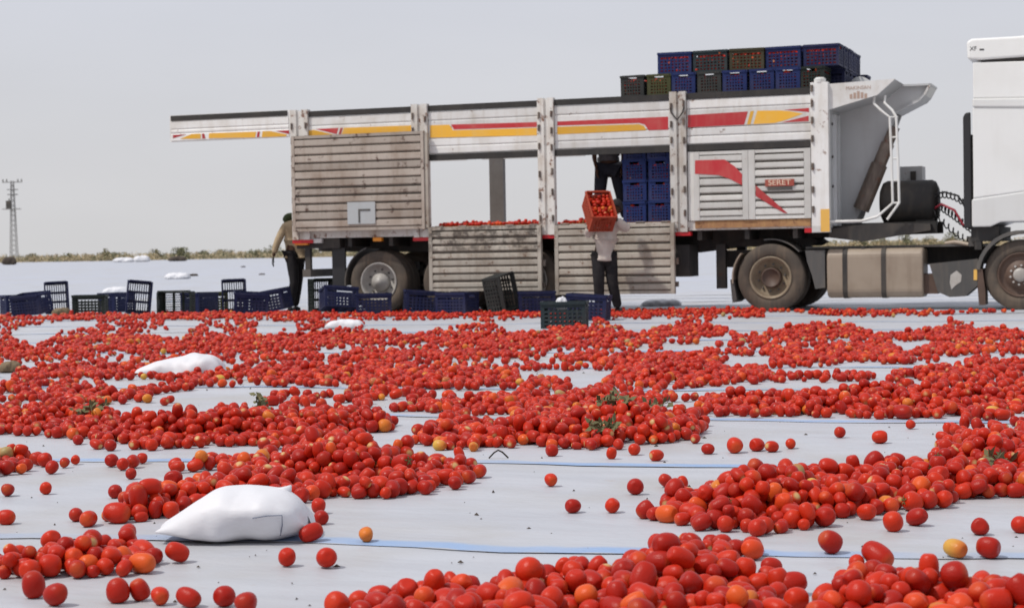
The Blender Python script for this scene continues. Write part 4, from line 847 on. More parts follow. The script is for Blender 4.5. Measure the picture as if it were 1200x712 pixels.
ear = MB().tube([(0.13, 0.02, 0.148), (0.165, 0.03, 0.166), (0.185, 0.04, 0.182), (0.192, 0.045, 0.193)], [0.036, 0.024, 0.012, 0.003], 10); ear.v = [(x, 0.03 + (y - 0.03) * 0.45, z - 0.008) for x, y, z in ear.v]; ear.build('sack_ear', 'sack_white', bag1, True)
MB().tube([(0.10, -0.168, 0.10), (0.15, -0.168, 0.108), (0.20, -0.158, 0.108), (0.196, -0.14, 0.07), (0.18, -0.10, 0.03)], 0.0022, 5).build('sewn_seam', 'sack_thread', bag1)
B2 = G(207, 443); bag2 = sack('sack', (B2.x, B2.y + 0.2, gz(B2.x, B2.y) - 0.006), R(-4), 0.72, 0.42, 0.2, 'limp white sack with a sagging middle among the tomato heaps', 11, prof=lambda s: 0.78 + 0.2 * math.cos(2.6 * (s - 0.45)) - 0.1 * math.exp(-((s + 0.05) / 0.2) ** 2) - (0.3 * max(0, -s - 0.55)))
B3 = G(404, 386); rl = sack('rolled_cloth', (B3.x, B3.y, gz(B3.x, B3.y) - 0.005), R(-12), 0.52, 0.2, 0.13, 'white rolled cloth end lying behind a tomato heap', 12, cat='cloth roll', prof=lambda s: 0.95)
B4 = G(12, 436); sack('cloth_lump', (B4.x, B4.y, gz(B4.x, B4.y) - 0.005), 0.2, 0.2, 0.18, 0.1, 'small brown cloth lump beside left tomato heap', 13, 'brown_sack', 'cloth')
B4 = G(72, 369); sack('cloth_lump', (B4.x, B4.y, gz(B4.x, B4.y) - 0.005), 0.1, 0.34, 0.2, 0.13, 'brown cloth lump at the foot of an end standing navy crate', 14, 'brown_sack', 'cloth')
for x, y, Lx, h, lab in ((136, 344, 0.75, 0.2, 'white sack lying behind the crate row on the open sheeting'), (208, 328, 1.1, 0.28, 'white sack alone on the open sheeting beyond the crates'), (146, 309.5, 2.6, 0.55, 'white cloth heap near the scrub, duller and longer of two'), (167, 308.5, 2.0, 0.75, 'white cloth heap near the scrub, taller of two'),
                         (657, 375, 0.2, 0.0, ''), (775, 358.5, 0.7, 0.12, 'white cloth crumpled on the ground under trailer landing legs')):
    if not lab: continue
    P = G(x, y) if y > 320 else at(x, 215, 0); d = P.length
    sack('sack' if y > 320 else 'cloth_heap', (P.x, P.y, (gz(P.x, P.y) if d < 37 else rise(d)) - 0.008), R(-8), Lx, Lx * 0.5, h, lab, int(x), cat='sack' if y > 320 else 'cloth heap')
for x, y, w, h, lab in ((12, 312, 1.6, 0.9, 'dark clod pile below the power pole'), (209, 309, 2.2, 0.6, 'long dark clod pile at the scrub edge below round shrub'), (226, 325, 0.5, 0.12, 'dark clod beside a white sack on the open sheeting'), (307, 323.5, 0.3, 0.08, 'small dark clod on the open sheeting behind the man in tan'), (285, 316, 0.35, 0.1, 'small dark clod on the open sheeting toward the scrub')):
    P = G(x, y) if y > 313 else at(x, 215 if x > 100 else 200, 0); d = P.length
    sack('soil_clod', (P.x, P.y, (gz(P.x, P.y) if d < 37 else rise(d)) - 0.01), 0.3, w, w * 0.7, h, lab, int(x) + 3, 'debris_dark', 'clod')
P = TW(-2.9, -0.55, 0); mb = MB(); fx = G(658, 372)
s5 = sack('cloth_rag', (0, 0, 0), 0, 0.16, 0.12, 0.16, 'white rag draped inside the dark teal crate', 21, cat='rag'); s5.location = c19.location + Vector((-0.04, 0.08, 0.24))

# ------------------------------------------------------------------ tomatoes
rt = random.Random(21)
HG = {}
CELL = 0.09
TOM = []                 # (x, y, z, r, elong)
def neighbours(x, y):
    i, j = int(math.floor(x / CELL)), int(math.floor(y / CELL))
    for a in (i - 1, i, i + 1):
        for b in (j - 1, j, j + 1):
            for q in HG.get((a, b), ()): yield q
def put(x, y, z, r):
    t = (x, y, z, r); TOM.append(t); HG.setdefault((int(math.floor(x / CELL)), int(math.floor(y / CELL))), []).append(t)
def drop(x, y, r, maxz=0.4):
    best = None
    for it in range(9):
        zg = gz(x, y) + r - 0.003; z = zg; hit = None
        for q in neighbours(x, y):
            Rr = (r + q[3]) * 0.94; d2 = (x - q[0]) ** 2 + (y - q[1]) ** 2
            if d2 < Rr * Rr:
                zz = q[2] + math.sqrt(Rr * Rr - d2)
                if zz > z: z = zz; hit = q
        if best is None or z < best[2]: best = (x, y, z)
        if hit is None: break
        dx, dy = x - hit[0], y - hit[1]; l = math.hypot(dx, dy)
        if l < 1e-4: a = rt.random() * 6.28; dx, dy, l = math.cos(a), math.sin(a), 1
        x += dx / l * r * 0.4; y += dy / l * r * 0.4
    if best[2] < maxz: put(*best, r)
def rad(): return min(0.044, max(0.02, rt.gauss(0.0287, 0.0043)))
def inpoly(x, y, P):
    c = False; n = len(P); j = n - 1
    for i in range(n):
        if (P[i][1] > y) != (P[j][1] > y) and x < (P[j][0] - P[i][0]) * (y - P[i][1]) / (P[j][1] - P[i][1]) + P[i][0]: c = not c
        j = i
    return c
OBST = [(B1.x + dx, B1.y + 0.13, 0.2) for dx in (-0.17, -0.06, 0.06, 0.17)] + [(B2.x + dx, B2.y + 0.2, 0.22) for dx in (-0.22, 0, 0.22)] + [(B3.x + dx, B3.y, 0.14) for dx in (-0.18, 0, 0.18)] + [(x, y, 0.31) for x, y in ground_crates] + [(TW(u, 0.3, 0).x, TW(u, 0.3, 0).y, 0.42) for u in (-6.62, -5.3, -3.98, 0, 3.7)] + [(P1.x, P1.y, 0.2), (P2.x, P2.y, 0.25)]
def blocked(x, y, r):
    for a, b, q in OBST:
        if (x - a) ** 2 + (y - b) ** 2 < (q + r * 0.8) ** 2: return True
    return False
# singles seen on the near sheets (pixel of the contact point, radius in mm)
for x, y, r in [(8, 585, 29), (53, 582, 27), (134, 586, 31), (88, 612, 29), (103, 618, 33), (6, 615, 32), (149, 638, 32), (207, 664, 33), (336, 667, 31), (382, 668, 35), (429, 638, 27), (364, 638, 33), (373, 606, 30), (376, 618, 29),
                (538, 542, 26), (646, 571, 29), (672, 602, 30), (718, 602, 30), (745, 581, 37), (780, 571, 29), (800, 573, 27), (717, 540, 27), (770, 542, 30), (744, 534, 31), (647, 537, 33), (38, 706, 37), (64, 716, 34), (137, 711, 36), (163, 708, 31), (187, 713, 28), (220, 715, 30), (262, 714, 33), (288, 722, 33),
                (862, 531, 42), (888, 529, 36), (905, 530, 30), (927, 527, 28), (830, 532, 30), (815, 522, 27), (1005, 672, 26), (1030, 672, 40), (1033, 690, 29), (1056, 690, 30), (1080, 692, 32), (974, 655, 39), (1150, 628, 33), (1197, 625, 32), (1121, 658, 32), (1160, 658, 36), (1153, 696, 33), (1178, 708, 38),
                (985, 515, 31), (1032, 523, 36), (1068, 503, 28), (1108, 600, 34), (1048, 625, 38), (1076, 618, 33), (130, 549, 34), (143, 553, 31), (155, 550, 34), (166, 545, 28), (153, 563, 27), (60, 558, 32), (75, 550, 26), (88, 546, 24), (309, 530, 36), (345, 524, 35), (91, 523, 31), (205, 553, 33), (228, 554, 30), (245, 552, 30), (914, 700, 33), (930, 700, 36), (905, 678, 30), (930, 600, 28)]:
    P = G(x, y); r *= 0.94; put(P.x, P.y + r * 0.0005, gz(P.x, P.y) + r * 0.001 - 0.003, r * 0.001)
# near heaps: outline of the footprint, tomatoes to drop, pull towards the middle
def heap(poly, n, pull=0.35):
    W_ = [G(x, y) for x, y in poly]; P = [(p.x, p.y) for p in W_]; cx = sum(p[0] for p in P) / len(P); cy = sum(p[1] for p in P) / len(P)
    x0, x1, y0, y1 = min(p[0] for p in P), max(p[0] for p in P), min(p[1] for p in P), max(p[1] for p in P); k = 0
    while k < n:
        x, y = rt.uniform(x0, x1), rt.uniform(y0, y1)
        if not inpoly(x, y, P): continue
        k += 1; f = 1 - pull * rt.random() ** 1.5; x, y = cx + (x - cx) * f, cy + (y - cy) * f; r = rad()
        if blocked(x, y, r): continue
        drop(x, y, r, 0.2)
heap([(388, 716), (470, 704), (560, 694), (650, 684), (740, 676), (850, 676), (930, 694), (945, 708), (930, 780), (400, 800)], 300, 0.25)
heap([(620, 690), (690, 672), (760, 668), (850, 674), (860, 700), (700, 712)], 35, 0.3)
heap([(738, 648), (800, 646), (905, 652), (870, 672), (740, 670)], 22, 0.1)
heap([(738, 616), (790, 618), (850, 632), (960, 630), (1000, 612), (1060, 600), (1060, 560), (960, 562), (860, 575), (770, 592)], 270, 0.3)
heap([(840, 618), (940, 618), (960, 585), (870, 580)], 75, 0.35)
heap([(1000, 616), (1080, 604), (1150, 588), (1210, 586), (1260, 590), (1260, 530), (1150, 540), (1000, 562)], 280, 0.3)
heap([(1080, 560), (1210, 560), (1260, 520), (1130, 525)], 150, 0.5)
heap([(968, 722), (985, 702), (1050, 694), (1100, 704), (1200, 706), (1230, 750), (960, 770)], 120, 0.2)
heap([(-40, 682), (60, 682), (180, 678), (188, 664), (150, 650), (60, 655), (-40, 662)], 70, 0.2)
heap([(125, 612), (190, 612), (235, 590), (225, 578), (160, 590)], 55, 0.2)
heap([(190, 605), (380, 592), (470, 588), (575, 572), (560, 552), (430, 540), (330, 545), (210, 578)], 330, 0.25)
heap([(300, 570), (440, 568), (480, 548), (350, 548)], 120, 0.4)
heap([(196, 557), (300, 556), (330, 540), (215, 544)], 30, 0.1)
heap([(-30, 562), (40, 560), (70, 548), (40, 540), (-30, 540)], 36, 0.15)
# middle field: everything between the gaps where bare sheet shows
GAPS = [[(20, 386), (80, 377), (116, 378), (106, 385), (76, 388), (66, 393), (45, 405), (30, 405), (12, 394)], [(157, 393), (202, 388), (190, 376), (240, 377), (228, 386), (210, 398), (187, 396)], [(243, 385), (262, 386), (260, 391), (244, 391)],
        [(121, 448), (192, 447), (177, 454), (150, 461), (131, 459)], [(160, 464), (300, 455), (406, 456), (400, 463), (330, 459), (300, 474), (235, 480), (200, 470)], [(118, 479), (227, 478), (222, 487), (140, 496)], [(-40, 516), (110, 517), (115, 540), (-40, 540)], [(0, 461), (20, 460), (15, 468), (0, 468)], [(0, 437), (25, 433), (15, 444), (0, 443)],
        [(300, 377), (350, 379), (348, 386), (300, 386)], [(426, 376), (557, 376), (547, 383), (517, 385), (482, 394), (462, 391), (426, 386)], [(578, 377), (642, 373), (642, 388), (600, 390), (588, 385)], [(300, 388), (383, 389), (363, 394), (300, 395)], [(366, 412), (401, 411), (398, 419), (378, 420)], [(487, 459), (600, 460), (600, 467), (560, 462), (515, 467)],
        [(427, 488), (525, 485), (515, 498), (460, 506), (458, 496)], [(376, 509), (462, 507), (490, 512), (487, 526), (440, 524), (400, 512)], [(538, 470), (548, 470), (546, 482), (538, 482)], [(711, 376), (807, 374), (777, 384), (742, 392), (726, 384)], [(827, 378), (910, 372), (900, 391), (873, 394), (848, 386)], [(774, 405), (840, 404), (835, 411), (787, 415)], [(817, 398), (862, 397), (860, 402), (818, 402)], [(812, 419), (905, 417), (903, 427), (848, 429), (855, 421)], [(630, 419), (653, 418), (640, 427)],
        [(605, 436), (731, 435), (708, 446), (676, 458), (665, 446), (610, 444)], [(777, 458), (912, 451), (912, 462), (795, 468)], [(767, 475), (822, 473), (810, 489), (785, 486)], [(895, 366), (1040, 374), (1200, 366), (1260, 366), (1260, 392), (1200, 392), (1150, 382), (1120, 377), (1062, 391), (1026, 391), (990, 379), (940, 381), (905, 392)], [(1044, 403), (1094, 400), (1080, 411), (1062, 417)], [(1097, 420), (1260, 418), (1260, 430), (1150, 421), (1100, 430)], [(900, 433), (1097, 428), (1095, 436), (1060, 434), (1040, 443), (1010, 440), (900, 440)],
        [(905, 452), (1026, 449), (1010, 461), (915, 463)], [(1107, 457), (1187, 461), (1187, 467), (1110, 464)], [(820, 490), (900, 491), (1128, 493), (1092, 504), (1082, 530), (800, 545), (600, 545), (300, 540), (300, 528), (440, 531), (590, 531), (650, 529), (760, 528), (800, 520), (830, 508), (818, 498)], [(485, 530), (600, 530), (600, 560), (485, 545)], [(180, 485), (240, 484), (230, 494), (190, 496)], [(430, 472), (480, 470), (470, 478), (436, 479)], [(560, 488), (600, 487), (598, 494), (562, 495)]]
def gap(x, y): return any(inpoly(x, y, g) for g in GAPS)
def hz(x): return 294 + (600 - x) * math.tan(R(ROLL))
def field(x, y, r, test=True, maxz=0.4):
    px, py = pix((x, y, 0)); 
    top = 366.5 if px < 700 else 365.5
    if py < top or py > 531: return
    cy = py - 0.8 * r * FPX / y
    if test and (gap(px, py) or gap(px, cy)): return
    if blocked(x, y, r): return
    drop(x, y, r, maxz)
k = 0
while k < 9400:
    k += 1
    px = rt.uniform(-45, 1245); d = rt.uniform(8.4, 31.5); P = at(px, d, 0)
    if rt.random() > min(0.62, 0.12 + max(0, d - 11) * 0.055) + 0.85 * (0.5 + 0.5 * math.sin(1.9 * P.x + 1.1 * P.y) * math.sin(0.8 * P.x - 1.7 * P.y + 2)): continue
    field(P.x, P.y, rad())
HUMPS = [(720, 512, .42, .28, 330), (790, 500, .3, .3, 120), (640, 500, .3, .25, 120), (235, 514, .38, .26, 220), (330, 512, .4, .26, 300), (420, 500, .3, .3, 110), (50, 500, .42, .3, 420), (130, 470, .4, .4, 170), (1000, 482, .42, .28, 240), (1110, 475, .5, .35, 260), (1180, 470, .4, .4, 180), (1090, 440, .4, .4, 150), (960, 420, .6, .5, 260), (980, 392, .55, .4, 260), (1130, 396, .75, .45, 330), (1090, 412, .5, .4, 140),
         (850, 388, .6, .4, 220), (700, 395, .6, .4, 190), (690, 372, .5, .4, 220), (730, 364, .5, .3, 160), (850, 366, .8, .3, 230), (800, 368, .6, .3, 120), (970, 370, .8, .25, 190), (560, 400, .6, .5, 260), (480, 420, .6, .5, 190), (400, 396, .5, .4, 160), (330, 400, .6, .5, 180), (540, 450, .6, .5, 260), (350, 440, .5, .5, 190), (250, 408, .7, .5, 200), (130, 400, .6, .5, 160), (30, 415, .5, .5, 170), (60, 440, .5, .5, 160), (245, 371, .7, .4, 160), (110, 374, .9, .4, 160), (330, 371, .9, .35, 160), (470, 371, .9, .35, 160), (570, 371, .7, .3, 120), (870, 445, .6, .5, 200), (760, 440, .6, .5, 240), (640, 475, .5, .4, 160), (560, 480, .35, .3, 100), (1150, 430, .5, .4, 150), (880, 478, .4, .3, 90), (950, 498, .25, .1, 40), (560, 520, .3, .1, 50), (660, 405, .7, .5, 180), (780, 425, .5, .4, 110)]
for x, y, sx, sy, n in HUMPS:
    P = G(x, y)
    for i in range(n):
        field(P.x + rt.gauss(0, sx), P.y + rt.gauss(0, sy), rad(), True, 0.36)
NGROUND = len(TOM)

# shapes: unit tomatoes, long axis along x, blossom end +x with a pale scar
def tomato_unit(nlat, nlon, elong, seed):
    rg = random.Random(seed); p1, p2 = rg.random() * 6.28, rg.random() * 6.28; taper = rg.uniform(-0.12, 0.12); lob = rg.uniform(0.0, 0.05); ex = rg.uniform(0.66, 0.92)
    vs = []; ph_ = []
    for i in range(nlat + 1):
        ph = math.pi * i / nlat if i != 1 or nlat < 12 else 0.15; c, s = math.cos(ph), math.sin(ph)
        for j in range(nlon if 0 < i < nlat else 1):
            th = 2 * math.pi * j / nlon; q = s ** ex * (1 + taper * c) * (1 + lob * math.cos(3 * th + p1) + 0.02 * math.cos(2 * th + p2))
            x = math.copysign(abs(c) ** 0.9, c) * elong
            if c < -0.9: x += 0.09 * ((-c - 0.9) / 0.1) ** 1.5 * elong
            vs.append((x, q * math.cos(th), q * math.sin(th))); ph_.append(c)
    def id_(i, j): return 0 if i == 0 else (1 + (nlat - 1) * nlon if i == nlat else 1 + (i - 1) * nlon + j % nlon)
    fs = []
    for i in range(nlat):
        for j in range(nlon):
            if i == 0: fs.append((0, id_(1, j), id_(1, j + 1)))
            elif i == nlat - 1: fs.append((id_(i, j), id_(nlat, 0), id_(i, j + 1)))
            else: fs.append((id_(i, j), id_(i + 1, j), id_(i + 1, j + 1), id_(i, j + 1)))
    return np.array(vs), fs, np.array(ph_)
def ripeness(rg):
    q = rg.random()
    if q < 0.925: a = rg.random(); return (0.34 + 0.17 * a, 0.011 + 0.015 * a, 0.005 + 0.002 * rg.random()), 'red'
    if q < 0.982: return (0.6, 0.05 + 0.035 * rg.random(), 0.013), 'orange red'
    if q < 0.994: return (0.58, 0.14 + 0.06 * rg.random(), 0.022), 'orange'
    if q < 0.996: return (0.58, 0.34, 0.06), 'yellow'
    return (0.33, 0.25, 0.10), 'pale'
def tom_cols(c, name, ph, rg):
    C = np.tile(np.array([*c, 1.0]), (len(ph), 1)); sh = np.clip((ph - 0.55) / 0.45, 0, 1)[:, None] * (0.35 if rg.random() < 0.3 else 0.08)
    C[:, :3] = C[:, :3] * (1 - sh) + np.array([0.58, 0.13, 0.03]) * sh
    if name in ('yellow', 'orange', 'pale'):
        bl = np.clip((0.2 - ph) / 1.2, 0, 1)[:, None] * 0.8; C[:, :3] = C[:, :3] * (1 - bl) + np.array([0.5, 0.06, 0.012]) * bl
    sc = (ph > (0.985 if rg.random() < 0.6 else 1.1))[:, None]; C[:, :3] = np.where(sc, np.array([0.55, 0.36, 0.15]), C[:, :3]); return C
def orient(rg, flat=True):
    a = rg.random() * 6.28; tilt = rg.gauss(0, 0.25) if flat else rg.gauss(0, 0.6); roll = rg.random() * 6.28
    if rg.random() < 0.12: tilt = rg.choice((-1, 1)) * rg.uniform(0.9, 1.5)
    return Euler((roll, tilt, a)).to_matrix(), tilt
# which ones show largest: paint discs near to far and count what stays visible
arr = sorted(((t[1], i) for i, t in enumerate(TOM) if t[1] < 11.5))
buf = np.full((712, 1200), -1, int); vis = {}
for d, i in arr:
    x, y, z, r = TOM[i]; px, py = pix((x, y, z)); pr = r * FPX / y * 1.05
    x0, x1, y0, y1 = int(px - pr), int(px + pr) + 1, int(py - pr), int(py + pr) + 1
    x0, y0 = max(0, x0), max(0, y0); x1, y1 = min(1200, x1), min(712, y1)
    if x1 <= x0 or y1 <= y0: continue
    yy, xx = np.mgrid[y0:y1, x0:x1]; mk = ((xx - px) ** 2 + (yy - py) ** 2 < pr * pr) & (buf[y0:y1, x0:x1] < 0); buf[y0:y1, x0:x1][mk] = i; vis[i] = int(mk.sum())
top300 = set(sorted(vis, key=lambda i: -vis[i])[:290])
ELONGS = [1.0, 1.05, 1.12, 1.2, 1.3, 1.42]
HI = {}; 
def hi_mesh(ei, si, cname, col):
    k = (ei, si, cname, col)
    if k in HI: return HI[k]
    vs, fs, ph = tomato_unit(16, 20, ELONGS[ei], si * 7 + ei); me = bpy.data.meshes.new('tomato'); me.from_pydata(vs.tolist(), [], fs); me.materials.append(MATS['tomato_skin']); me.polygons.foreach_set('use_smooth', [True] * len(fs))
    ca = me.color_attributes.new('Col', 'FLOAT_COLOR', 'POINT'); ca.data.foreach_set('color', tom_cols(COLSET[cname][col], cname, ph, random.Random(si)).astype('f').ravel()); HI[k] = me; return me
COLSET = {'red': [(0.34, 0.011, 0.005), (0.38, 0.013, 0.005), (0.46, 0.019, 0.006), (0.51, 0.025, 0.006)], 'orange red': [(0.6, 0.055, 0.013), (0.62, 0.085, 0.014)], 'orange': [(0.6, 0.17, 0.024)], 'yellow': [(0.56, 0.3, 0.055)], 'pale': [(0.34, 0.26, 0.10)]}
def where(x, y, z, i):
    px, py = pix((x, y, 0)); lonely = not any((q[0] - x) ** 2 + (q[1] - y) ** 2 < 0.0085 for q in neighbours(x, y) if q is not TOM[i])
    if lonely:
        if px < 480 and 560 < py: return 'alone on the sheet near the plump sack'
        if px < 480: return 'alone on the sheet beyond the plump sack'
        if 600 < px < 830: return 'alone between the plump sack and the big heap'
        if px >= 830 and py < 560: return 'alone on the sheet behind the big heap'
        return 'alone on the sheet before the big heap'
    if px < 205 and py > 640: return 'in the cluster before the plump sack'
    if px < 600 and py > 565: return 'in the heap behind the plump sack' if px < 590 and py < 640 else 'in the broad foremost heap'
    if px < 600 and py > 534: return 'in the heap behind the plump sack' if px > 180 else 'in the loose cluster beyond the sack'
    if px > 950 and py > 640: return 'in the foremost corner cluster'
    if py > 640: return 'in the broad foremost heap'
    if px > 730 and py > 532: return 'in the big heap behind the blue seam'
    if px < 470: return 'in the wide field behind the plump sack'
    return 'in the wide field past the bare sheet'
special = {}
for (sx, sy, cn) in [(429, 638, 'orange'), (927, 527, 'orange'), (1005, 672, 'yellow'), (1121, 658, 'yellow')]:
    P = G(sx, sy); special[min(range(80), key=lambda i: (TOM[i][0] - P.x) ** 2 + (TOM[i][1] - P.y) ** 2)] = cn
rc = random.Random(5); ncal = 0
rest = []
for i, (x, y, z, r) in enumerate(TOM):
    rg = random.Random(i * 13 + 1); on_ground = z - gz(x, y) < r * 1.1
    if i in top300:
        col, cn = ripeness(rg); cn = special.get(i, cn)
        if i not in special and (i < 80 or cn in ('yellow', 'pale')): cn = 'red'
        ei = rg.randrange(6); ci = rg.randrange(len(COLSET[cn])); me = hi_mesh(ei, rg.randrange(2), cn, ci)
        o = link('tomato', me); Mx, tilt = orient(rg, on_ground); k = r * 0.985
        if on_ground:
            zz = [(Mx @ Vector(v.co)).z for v in me.vertices]; z = gz(x, y) - 0.003 - min(zz) * k
        o.matrix_world = Matrix.Translation((x, y, z)) @ Mx.to_4x4() @ Matrix.Scale(k, 4)
        wh = where(x, y, z, i); shp = 'long plum tomato' if ELONGS[ei] > 1.3 else 'plum tomato' if ELONGS[ei] > 1.07 else 'round tomato'; siz = 'large ' if r > 0.033 else 'small ' if r < 0.0285 else ''
        lay = '' if 'alone' in wh else 'at the foot of ' if on_ground else 'on top of ' if vis[i] > 0.8 * math.pi * (r * FPX / y) ** 2 else 'half buried in '
        wh0 = wh
        if lay: wh = lay + wh.split(' ', 1)[1] if wh.startswith('in ') else wh.replace('at the front of', lay + 'the front of')
        tag(o, ('' if 'long' in shp and lay else siz) + ('deep red ' if cn == 'red' and ci < 2 else 'bright red ' if cn == 'red' else cn + ' ') + shp + ' ' + wh, 'tomato', 'tomatoes ' + wh0)
        if rg.random() < 0.07:
            mb = MB()
            for q in range(5):
                a = q * 1.2566 + rg.random() * 0.4; c, s = math.cos(a), math.sin(a); e = ELONGS[ei]; x_ = -e * 0.94
                mb.add([(x_, 0.02 * c, 0.02 * s), (x_ - 0.10, 0.3 * c - 0.1 * s, 0.3 * s + 0.1 * c), (x_ - 0.05, 0.62 * c, 0.62 * s), (x_ - 0.12, 0.3 * c + 0.1 * s, 0.3 * s - 0.1 * c)], [(0, 1, 2, 3), (3, 2, 1, 0)])
            mb.tube([(x_, 0, 0), (x_ - 0.35, 0.08, 0.05)], 0.05, 5); mb.build('calyx', 'calyx_green', o)
    else: rest.append(i)
# all remaining tomatoes: one mesh, instanced by numpy
LOD = {}
def lod(level, e, s):
    k = (level, e, s)
    if k not in LOD: vs, fs, ph = tomato_unit(*((12, 14) if level == 0 else (8, 11) if level == 1 else (6, 8)), ELONGS[e], s * 7 + e); LOD[k] = (vs, fs, ph)
    return LOD[k]
def tomato_mass(name, items, label, cat='tomatoes'):
    V = []; C = []; LV = []; LS = []; off = 0
    for n_, (x, y, z, r, lev, flat) in enumerate(items):
        rg = random.Random(n_ * 17 + 3); e = rg.randrange(6); vs, fs, ph = lod(lev, e, rg.randrange(2)); Mx, tilt = orient(rg, flat)
        w = vs @ np.array(Mx).T * (r * 0.985)
        if flat: z = z - r - w[:, 2].min()
        V.append(w + np.array([x, y, z])); c, cn = ripeness(rg); C.append(tom_cols(c, cn, ph, rg))
        for f in fs: LV.extend(i + off for i in f); LS.append(len(f))
        off += len(vs)
    V = np.concatenate(V).astype('f'); C = np.concatenate(C).astype('f'); me = bpy.data.meshes.new(name)
    me.vertices.add(len(V)); me.vertices.foreach_set('co', V.ravel()); me.loops.add(len(LV)); me.loops.foreach_set('vertex_index', np.array(LV, 'i'))
    st = np.concatenate([[0], np.cumsum(LS)[:-1]]).astype('i'); me.polygons.add(len(LS)); me.polygons.foreach_set('loop_start', st); me.update(calc_edges=True)
    me.polygons.foreach_set('use_smooth', np.ones(len(LS), bool)); me.materials.append(MATS['tomato_skin'])
    ca = me.color_attributes.new('Col', 'FLOAT_COLOR', 'POINT'); ca.data.foreach_set('color', C.ravel()); me.validate()
    return tag(link(name, me), label, cat, kind='stuff')
its = []
for i in rest:
    x, y, z, r = TOM[i]; its.append((x, y, z, r, 0 if y < 9.5 else 1 if y < 17 else 2, z - gz(x, y) < r * 1.1))
tomato_mass('tomato_field', its, 'countless red tomatoes heaped and strewn over the pale sheets')
print('TOMATOES', len(TOM), 'rest', len(rest))
# on the trailer bed
its = []
for i in range(260):
    u = rt.uniform(-5.55, -3.75) if i < 190 else rt.uniform(-3.35, -2.5); v = 0.1 + 1.2 * rt.random() ** 2; r = rt.uniform(0.026, 0.034); P = TW(u, v, BED + r + (0.04 * rt.random() if rt.random() < 0.25 and v > 0.2 else 0)); its.append((P.x, P.y, P.z - 0.002, r, 2, True))
tomato_mass('tomato_spill', its, 'tomatoes strewn along the edge of the trailer bed')
# in the crates
def fill(M, nx, ny, z0, layers, jit, items):
    for l in range(layers):
        for i in range(nx):
            for j in range(ny):
                x = -CL / 2 + 0.05 + (CL - 0.1) * i / (nx - 1) + rt.uniform(-jit, jit); y = -CW / 2 + 0.045 + (CW - 0.09) * j / (ny - 1) + rt.uniform(-jit, jit); z = z0 + 0.06 * l + rt.uniform(-0.008, 0.008)
                if l == layers - 1 and rt.random() < 0.25: continue
                p = M @ Vector((x, y, z)); items.append((p.x, p.y, p.z, rt.uniform(0.029, 0.034), 2, False))
its = []
for c, n_, kind_ in loaded:
    M = Matrix.Translation(c.location) @ c.rotation_euler.to_matrix().to_4x4()
    for side in range(25):       # those against the walls show through the slots
        e = rt.randrange(4); z = rt.uniform(0.05, 0.27); a = rt.uniform(-1, 1)
        x, y = [(a * (CL / 2 - 0.05), -CW / 2 + 0.052), (CL / 2 - 0.052, a * (CW / 2 - 0.05)), (-CL / 2 + 0.052, a * (CW / 2 - 0.05)), (a * (CL / 2 - 0.05), CW / 2 - 0.052)][e]
        p = M @ Vector((x, y, z)); its.append((p.x, p.y, p.z, 0.031, 2, False))
    fill(M, 8, 5, 0.05, 4, 0.01, its)
    if kind_ == 2: fill(M, 8, 5, 0.29, 1, 0.012, its)
tomato_mass('crated_tomatoes', its, 'tomatoes filling the crates stacked on the trailer')
its = []; fill(OM, 8, 6, 0.14, 3, 0.01, its); tomato_mass('crated_tomatoes', its, 'bright red tomatoes inside the lifted orange crate')

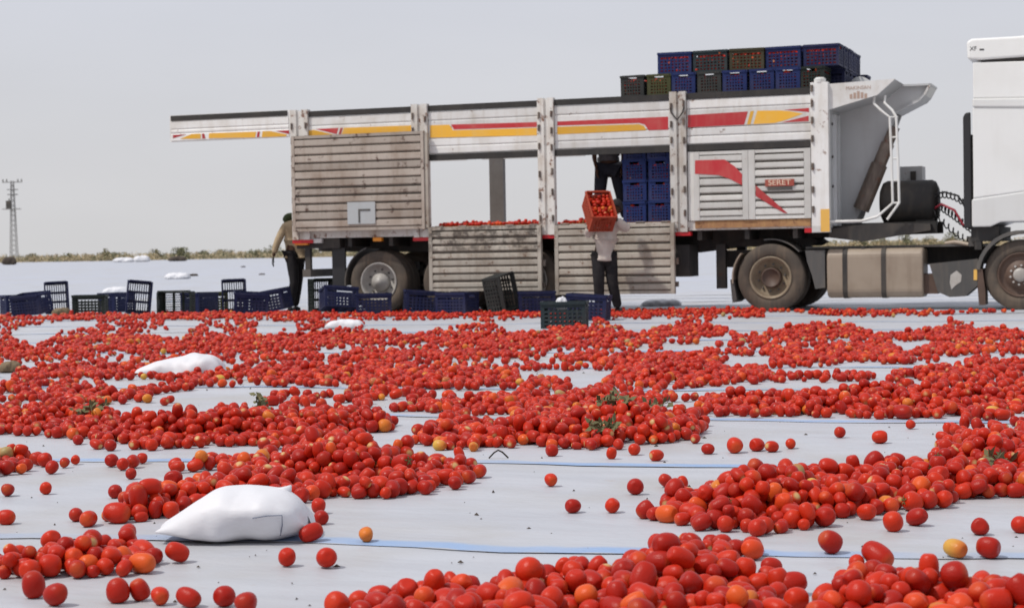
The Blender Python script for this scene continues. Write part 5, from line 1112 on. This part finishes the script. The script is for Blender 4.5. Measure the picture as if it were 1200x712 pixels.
# ------------------------------------------------------------------ dried vines, twig, litter
def height_at(x, y):
    z = gz(x, y)
    for q in neighbours(x, y):
        if (q[0] - x) ** 2 + (q[1] - y) ** 2 < 0.004: z = max(z, q[2] + q[3] * 0.8)
    return z
for k, (px, py, s, lab) in enumerate(((310, 486, 0.09, 'dry vine tuft on the left centre tomato heap, greenest one'), (103, 498, 0.13, 'sprawling dry vine tuft on the tomato heap beside the limp sack'), (755, 500, 0.13, 'large dry vine tuft on the central tomato heap'), (722, 510, 0.09, 'small dry vine tuft beside the large one on the central heap'), (706, 522, 0.07, 'dry stem scrap low on the front of the central heap'), (1175, 560, 0.1, 'dry vine tuft on the big heap behind the blue seam'))):
    P = G(px, py); z = height_at(P.x, P.y); rg = random.Random(k); t = empty('dry_vine', (P.x, P.y, z)); tag(t, lab, 'dry vine')
    mb = MB(); ml = MB()
    for i in range(7):
        a = rg.random() * 6.28; d = Vector((math.cos(a), math.sin(a), rg.uniform(-0.1, 0.5))); pts = [Vector((0, 0, 0.0))]
        for q in range(4): d = (d + Vector((rg.gauss(0, 0.4), rg.gauss(0, 0.4), rg.gauss(-0.15, 0.3)))).normalized(); pts.append(pts[-1] + d * s * 0.28)
        for p in pts: p.z = max(p.z, -0.005)
        mb.tube(pts, 0.0028, 4)
        for p in pts[1:]:
            for w in range(2):
                n1 = Vector((rg.gauss(0, 1), rg.gauss(0, 1), rg.gauss(0, 1))).normalized(); n2 = n1.orthogonal().normalized(); L_ = 0.018 + 0.014 * rg.random(); ml.add([p, p + n1 * L_ + n2 * L_ * 0.5, p + n1 * L_ * 2, p + n1 * L_ - n2 * L_ * 0.5], [(0, 1, 2, 3)])
    mb.build('stem', 'dry_stem', t); ml.build('leaf', 'dry_leaf', t)
P = G(584, 540); tw = MB().tube([(-0.045, 0, 0.004), (-0.02, 0.0, 0.03), (0, 0, 0.042), (0.02, 0, 0.032), (0.048, 0, 0.004)], 0.004, 6).build('twig', 'wood_twig'); tw.location = (P.x, P.y, gz(P.x, P.y) - 0.003); tag(tw, 'bent dark twig standing on the bare sheet', 'twig')
mb = MB(); rg = random.Random(9)
for i in range(520):
    d = 4.3 + 16 * rg.random() ** 1.6; P = at(rg.uniform(-30, 1230), d, 0); L_ = 0.004 + 0.011 * rg.random() ** 2.5; a = rg.random() * 6.28; e = Vector((math.cos(a), math.sin(a), 0)); n = Vector((-e.y, e.x, 0)); c = Vector((P.x, P.y, gz(P.x, P.y) - 0.001)); u3 = Vector((0, 0, L_ * 0.7))
    mb.add([c - e * L_, c + n * L_ * 0.5, c + e * L_, c - n * L_ * 0.5, c + u3], [(0, 1, 4), (1, 2, 4), (2, 3, 4), (3, 0, 4)])
tag(mb.build('litter', 'debris_dark'), 'small dark crumbs of soil and leaf litter on the sheets', 'litter', kind='stuff')
